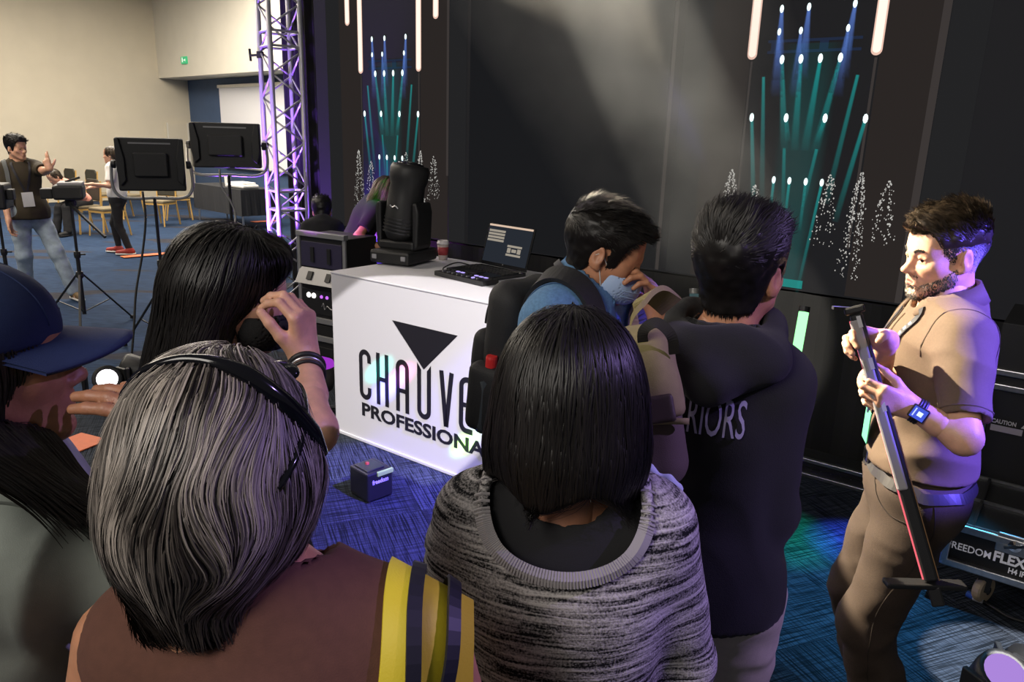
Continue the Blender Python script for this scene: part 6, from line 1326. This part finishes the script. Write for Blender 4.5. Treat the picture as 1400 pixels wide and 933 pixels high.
MB().box(bd-p.u*.04, (.07, .004, .095), p.TR).build('badge', mat('badge_green', (.10, .45, .25), .4), p.root, .001); MB().lathe([(.006, -.02), (.007, 0), (.004, .02)], bd+p.u*.02, 8, p.u).build('badge_clip', CHROME, p.root)
p.trousers(DARKPANTS, inf=.016, flare=.02, fold=.011, rise=.075, res=.009)
for s_ in (-1, 1):
    MB().tube(project(p.last_f, bez([p.pel+np.array([s_*.07, .17, .045]), p.pel+np.array([s_*.10, .16, -.01]), p.pel+np.array([s_*.16, .11, -.06]), p.pel+np.array([s_*.2, .02, -.07])], 20), .0008), .0016, 5).build('pocket_seam', mat('trouser_seam', hexc(40, 31, 25), .85), p.root)
    MB().tube(project(p.last_f, bez([p.pel+np.array([s_*.22, .0, .03]), p.pel+np.array([s_*.22, .0, -.15]), p.kn[0 if s_ < 0 else 1]+np.array([s_*.1, 0, .1]), p.kn[0 if s_ < 0 else 1]+np.array([s_*.1, 0, -.2])], 40), .0006), .0015, 5).build('side_seam', MATS['trouser_seam'], p.root)
    MB().tube(project(p.last_f, bez([p.pel+np.array([s_*.03, -.2, -.03]), p.pel+np.array([s_*.05, -.2, -.17]), p.pel+np.array([s_*.12, -.19, -.17]), p.pel+np.array([s_*.14, -.18, -.03])], 24), .0006), .0015, 5).build('back_pocket_seam', MATS['trouser_seam'], p.root)
bo_ = strap('belt', p.last_f, [p.pel+np.array([.25*math.sin(t_), .2*math.cos(t_), .05]) for t_ in np.linspace(-.05, 2*math.pi-.02, 25)], .030, mat('belt_leather', (.02, .018, .018), .45), p.root, .005, .002, 72)
MB().box(p.pel+np.array([0, .118*p.k+.03, .055]), (.05, .008, .036)).build('buckle', CHROME, bo_, .003)
p.shoes(RUBBER)
a = p.arm['L']; wd = nrm(a['W']-a['E']); wc = a['W']-wd*.025; nb_ = -nrm(a['n']-wd*np.dot(a['n'], wd)); sd_ = np.cross(wd, nb_)
ws = thing('smart_watch', 'smart watch with lit blue face on the left wrist of the bearded man', 'watch', p.loc, p.yaw)
MB().tube([wc+(nb_*math.cos(t_)+sd_*math.sin(t_))*.0305 for t_ in np.linspace(0, 2*math.pi, 26)], [.004]*26, 8).build('band', BLACK, ws)
MB().tube([wc+wd*.007+(nb_*math.cos(t_)+sd_*math.sin(t_))*.0303 for t_ in np.linspace(0, 2*math.pi, 26)], [.004]*26, 8).build('band', BLACK, ws); MB().tube([wc-wd*.007+(nb_*math.cos(t_)+sd_*math.sin(t_))*.0303 for t_ in np.linspace(0, 2*math.pi, 26)], [.004]*26, 8).build('band', BLACK, ws)
RW = np.stack([wd, sd_, nb_], 1); MB().box(wc+nb_*.0345, (.042, .037, .011), RW).build('watch_case', STEELDARK, ws, .004); wf = MB().box(wc+nb_*.0405, (.034, .03, .001), RW).build('watch_face', em('watch_blue', (.05, .08, .55), 1.3), ws)
MB().box(wc+nb_*.0412-wd*.003, (.012, .012, .0006), RW).build('face_icon', em('watch_icon', (.6, .75, 1), 1.5), wf); MB().box(wc+nb_*.0412+wd*.011, (.003, .022, .0006), RW).build('face_text', MATS.get('x') or em('watch_text', (.5, .6, 1), 1.2), wf)
PRES = p
# the light tube in his hands
tb = thing('light_tube', 'dark light tube on a flat foot plate held by the bearded man', 'light tube', (TBm[0], TBm[1], 0))
o0 = np.array([TBm[0], TBm[1], 0]); a0, b0 = TT-o0, TBm-o0; vx = nrm(np.cross(tax, ray(1220, 600))); vy = np.cross(vx, tax); RT = np.stack([vx, vy, tax], 1); mid = (a0+b0)/2; Lt = np.linalg.norm(b0-a0)
MB().box(mid, (.032, .036, Lt), RT).build('housing', BLACK, tb, .006)
sgt = 1 if np.dot(vy, ray(1220, 600)) < 0 else -1; vr = vx if vx[0] < 0 else -vx
MB().box(mid-tax*Lt*.16+vr*.006+vy*sgt*.014, (.026, .016, Lt*.64), RT).build('diffuser', mat('frosted_diffuser', (.42, .40, .40), .35), tb, .005)
MB().tube([mid+vr*.0175+vy*sgt*.012+tax*Lt*(-.48), mid+vr*.0175+vy*sgt*.012+tax*Lt*.49], .0022, 6).build('edge_strip', em('edge_red', (1, .16, .2), 1.0), tb); MB().tube([mid-vr*.0175+vy*sgt*.014+tax*Lt*(-.1), mid-vr*.0175+vy*sgt*.014+tax*Lt*.5], .0014, 6).build('edge_trim', mat('copper_edge', (.7, .4, .2), .3, .8), tb)
MB().box(a0-tax*.012, (.05, .044, .02), RT).build('end_cap', BLACK, tb, .005); MB().bar(a0-tax*.014, a0-tax*.016+np.array([-.055, 0, .0]), .014, .008).build('end_hook', BLACK, tb)
for k in range(3): MB().box(a0+tax*(.02+.11*k)-vr*.004+vy*sgt*.0235, (.010, .001, .03), RT).build('print_mark', WHITEPRINT, tb)
MB().box(b0+tax*.012+np.array([-.02, 0, 0]), (.20, .035, .014)).build('foot_plate', BLACK, tb, .004); MB().box(b0+tax*.04, (.03, .03, .05), RT).build('foot_post', BLACK, tb, .004)

# ---- staff member bending behind the counter
p = Person('staff member with long brown hair bending over behind the counter', None, math.radians(-62), at_=at(528, 262, 6.35), girth=.98, skin=SKIN_WARM, lean=math.radians(26), head=(0, math.radians(-44), 0), fem=1, res=.012, headoff=(0, .03, -.03))
p.arm_to('R', at(526, 342, 6.1), (-.3, -.6, -.8), (.9, -.1, -.3), (0, 0, -1)); p.arm_to('L', at(544, 343, 6.35), (0, .5, -1), (.9, .1, -.3), (0, 0, -1)); p.body(.008, .007)
pr = p.torso_prims(.014, .012, .05)+p.arm_prims('R', .016, .7)+p.arm_prims('L', .016, .7); p.cloth('black_tee', pr, BLACKTEE, holes=[neck_hole(p, .066), cuff_hole(p, 'R', .7), cuff_hole(p, 'L', .7)], cut=[(p.pel-np.array([0, 0, .06]), (0, 0, -1))], fold=.006)
hfs0 = field([('e', (0, -.012, .03), (.088, .108, .098), None, .03), ('c', (.05, .0, -.02), (.09, .09, -.26), .045, .035, .05), ('c', (-.05, .0, -.02), (-.08, .09, -.24), .045, .035, .05), ('c', (0, -.07, -.02), (.08, -.06, -.2), .05, .03, .05)])
hfs = lambda P: smax(hfs0(P), -ell(P, (0, .13, -.065), (.066, .09, .11)), .012)
long_hair(p, HAIR_BROWN, hfs, (-.16, -.16, -.33), (.16, .16, .15), 1500, (.1, .24), down_flow((0, 0, .1), .3, .4), seed=13, rad=.003, res=.01); p.trousers(BLACKTEE, res=.016); p.shoes(RUBBER)
# ---- person in black bending behind the rack
p = Person('person in a black jacket stooping behind the amplifier rack', None, math.radians(15), at_=at(440, 290, 6.9), girth=1.0, skin=SKIN_WARM, lean=math.radians(36), head=(0, math.radians(-30), 0), res=.013)
p.arm_to('R', p.shr+np.array([.02, .2, -.4]), (.5, -.4, -.7), (0, .6, -.6), (-1, 0, 0), world=False); p.arm_to('L', p.shl+np.array([.0, .2, -.4]), (-.5, -.4, -.7), (0, .6, -.6), (1, 0, 0), world=False); p.body(.009, .008)
pr = p.torso_prims(.026, .02, .05)+p.arm_prims('R', .026, 1.9)+p.arm_prims('L', .026, 1.9); p.cloth('black_jacket', pr, HOODIE, holes=[neck_hole(p, .07), cuff_hole(p, 'R', 1.9), cuff_hole(p, 'L', 1.9)], cut=[(p.pel-np.array([0, 0, .06]), (0, 0, -1))], fold=.008); short_hair(p, HAIR_BLACK, .03, .012, 700, seed=51, rad=.0018, res=.008); p.trousers(BLACKTEE, res=.016); p.shoes(RUBBER)

# ---- man with badge pointing, far left
p = Person('pointing man in a dark olive tee with a white badge', None, math.radians(-140), at_=at(22, 203, 7.9), girth=1.04, skin=SKIN_LIGHT, head=(math.radians(35), 0, 0), res=.013, feet=[(-.12, -.05), (.17, .32)][::-1] and [(-.30, .28), (.10, -.10)], side=math.radians(3))
p.arm_to('L', at(72, 232, 7.6), (.6, -.2, -1), (-.25, 0, .95), (-.3, .9, 0), finger_curl=((.05, .1, .1), (.3, .5, .3), (1.0, 1.2, .7), (1.0, 1.2, .7)), thumb=(.7, .5)); p.arm_to('R', at(14, 320, 7.85), (-.8, .3, -.3), (0, .1, -1), (1, 0, 0)); p.body(.008, .007)
pr = p.torso_prims(.018, .016, .06)+p.arm_prims('R', .02, .72)+p.arm_prims('L', .02, .72); p.cloth('olive_tee', pr, OLIVETEE, holes=[neck_hole(p, .066), cuff_hole(p, 'R', .72), cuff_hole(p, 'L', .72)], cut=[(p.pel-np.array([0, 0, .06]), (0, 0, -1))], fold=.007); tf = p.last_f
short_hair(p, HAIR_BLACK, .03, .009, 700, seed=61, rad=.0018, res=.008); p.trousers(JEANS, res=.013, fold=.008); p.shoes(SNEAKO, SOLEW)
for s_ in (-1, 1): strap('lanyard', tf, [p.neck+p.TR@np.array(q) for q in ((s_*.07, .0, .03), (s_*.075, .1, -.05), (s_*.05, .14, -.16), (s_*.01, .15, -.3))], .022, MATS['lanyard_black'], p.root, .003, .004, 30)
bd = project(tf, np.array([p.neck+p.TR@np.array((0, .2, -.37))]), .028)[0]; MB().box(bd, (.105, .004, .15), p.TR).build('badge', mat('badge_white', (.85, .85, .85), .5), p.root, .001)
strap('bag_strap', tf, [p.neck+p.TR@np.array(q) for q in ((.12, -.12, -.08), (.13, -.02, .03), (.13, .09, -.06), (.13, .1, -.2))], .04, mat('grey_strap', (.12, .13, .13), .8), p.root, .006, .003, 30)
# ---- woman in white tee, far left
p = Person('woman in a white tee and black trousers at the video camera', None, math.radians(95), at_=at(152, 212, 11.0), girth=.95, skin=SKIN_LIGHT, fem=1, res=.014, feet=[(-.1, -.12), (.1, .12)])
p.arm_to('L', at(125, 252, 10.7), (.2, -.3, -1), (-1, 0, 0), (0, 0, -1)); p.arm_to('R', at(128, 256, 11.0), (.2, .3, -1), (-1, 0, 0), (0, 0, -1)); p.body(.009, .009)
pr = p.torso_prims(.018, .014, .0)+p.arm_prims('R', .018, .75)+p.arm_prims('L', .018, .75); p.cloth('white_tee', pr, WHITETEE, holes=[neck_hole(p, .066), cuff_hole(p, 'R', .75), cuff_hole(p, 'L', .75)], cut=[(p.pel+np.array([0, 0, .0]), (0, 0, -1))], fold=.006)
hw0 = field([('e', (0, -.014, .034), (.086, .106, .096), None, .03), ('c', (0, -.07, 0), (0, -.10, -.22), .06, .035, .05)]); hw_ = lambda P: smax(hw0(P), -ell(P, (0, .13, -.05), (.07, .095, .12)), .012)
long_hair(p, HAIR_DARKBROWN, hw_, (-.13, -.18, -.28), (.13, .12, .15), 500, (.08, .2), down_flow((0, 0, .1), .3), seed=15, rad=.004, res=.01); p.trousers(BLACKTEE, res=.014, inf=.008, flare=0); p.shoes(SNEAK, SOLEW)
# ---- person in pink seated
p = Person('person in a pink top seated among the banquet chairs', (PINKCHAIR[0], PINKCHAIR[1]), math.radians(160), 1.65, skin=SKIN_LIGHT, pelz=.60, res=.015, feet=[(-.12, .48), (.12, .50)], head=(0, math.radians(-35), 0), lean=math.radians(48), fem=1)
p.arm_to('L', p.pel+np.array([-.12, .36, .18]), (-.7, -.3, -.6), (0, .8, -.4), (0, 0, -1), world=False); p.arm_to('R', p.pel+np.array([.12, .36, .18]), (.7, -.3, -.6), (0, .8, -.4), (0, 0, -1), world=False); p.body(.01, .009)
pr = p.torso_prims(.018, .014)+p.arm_prims('R', .02, 1.3)+p.arm_prims('L', .02, 1.3); p.cloth('pink_top', pr, PINK, holes=[neck_hole(p, .066), cuff_hole(p, 'R', 1.3), cuff_hole(p, 'L', 1.3)], fold=.006)
long_hair(p, HAIR_DARKBROWN, hw_, (-.13, -.18, -.28), (.13, .12, .15), 400, (.08, .2), down_flow((0, 0, .1), .3), seed=16, rad=.004, res=.01); p.trousers(BLACKTEE, res=.015); p.shoes(RUBBER)
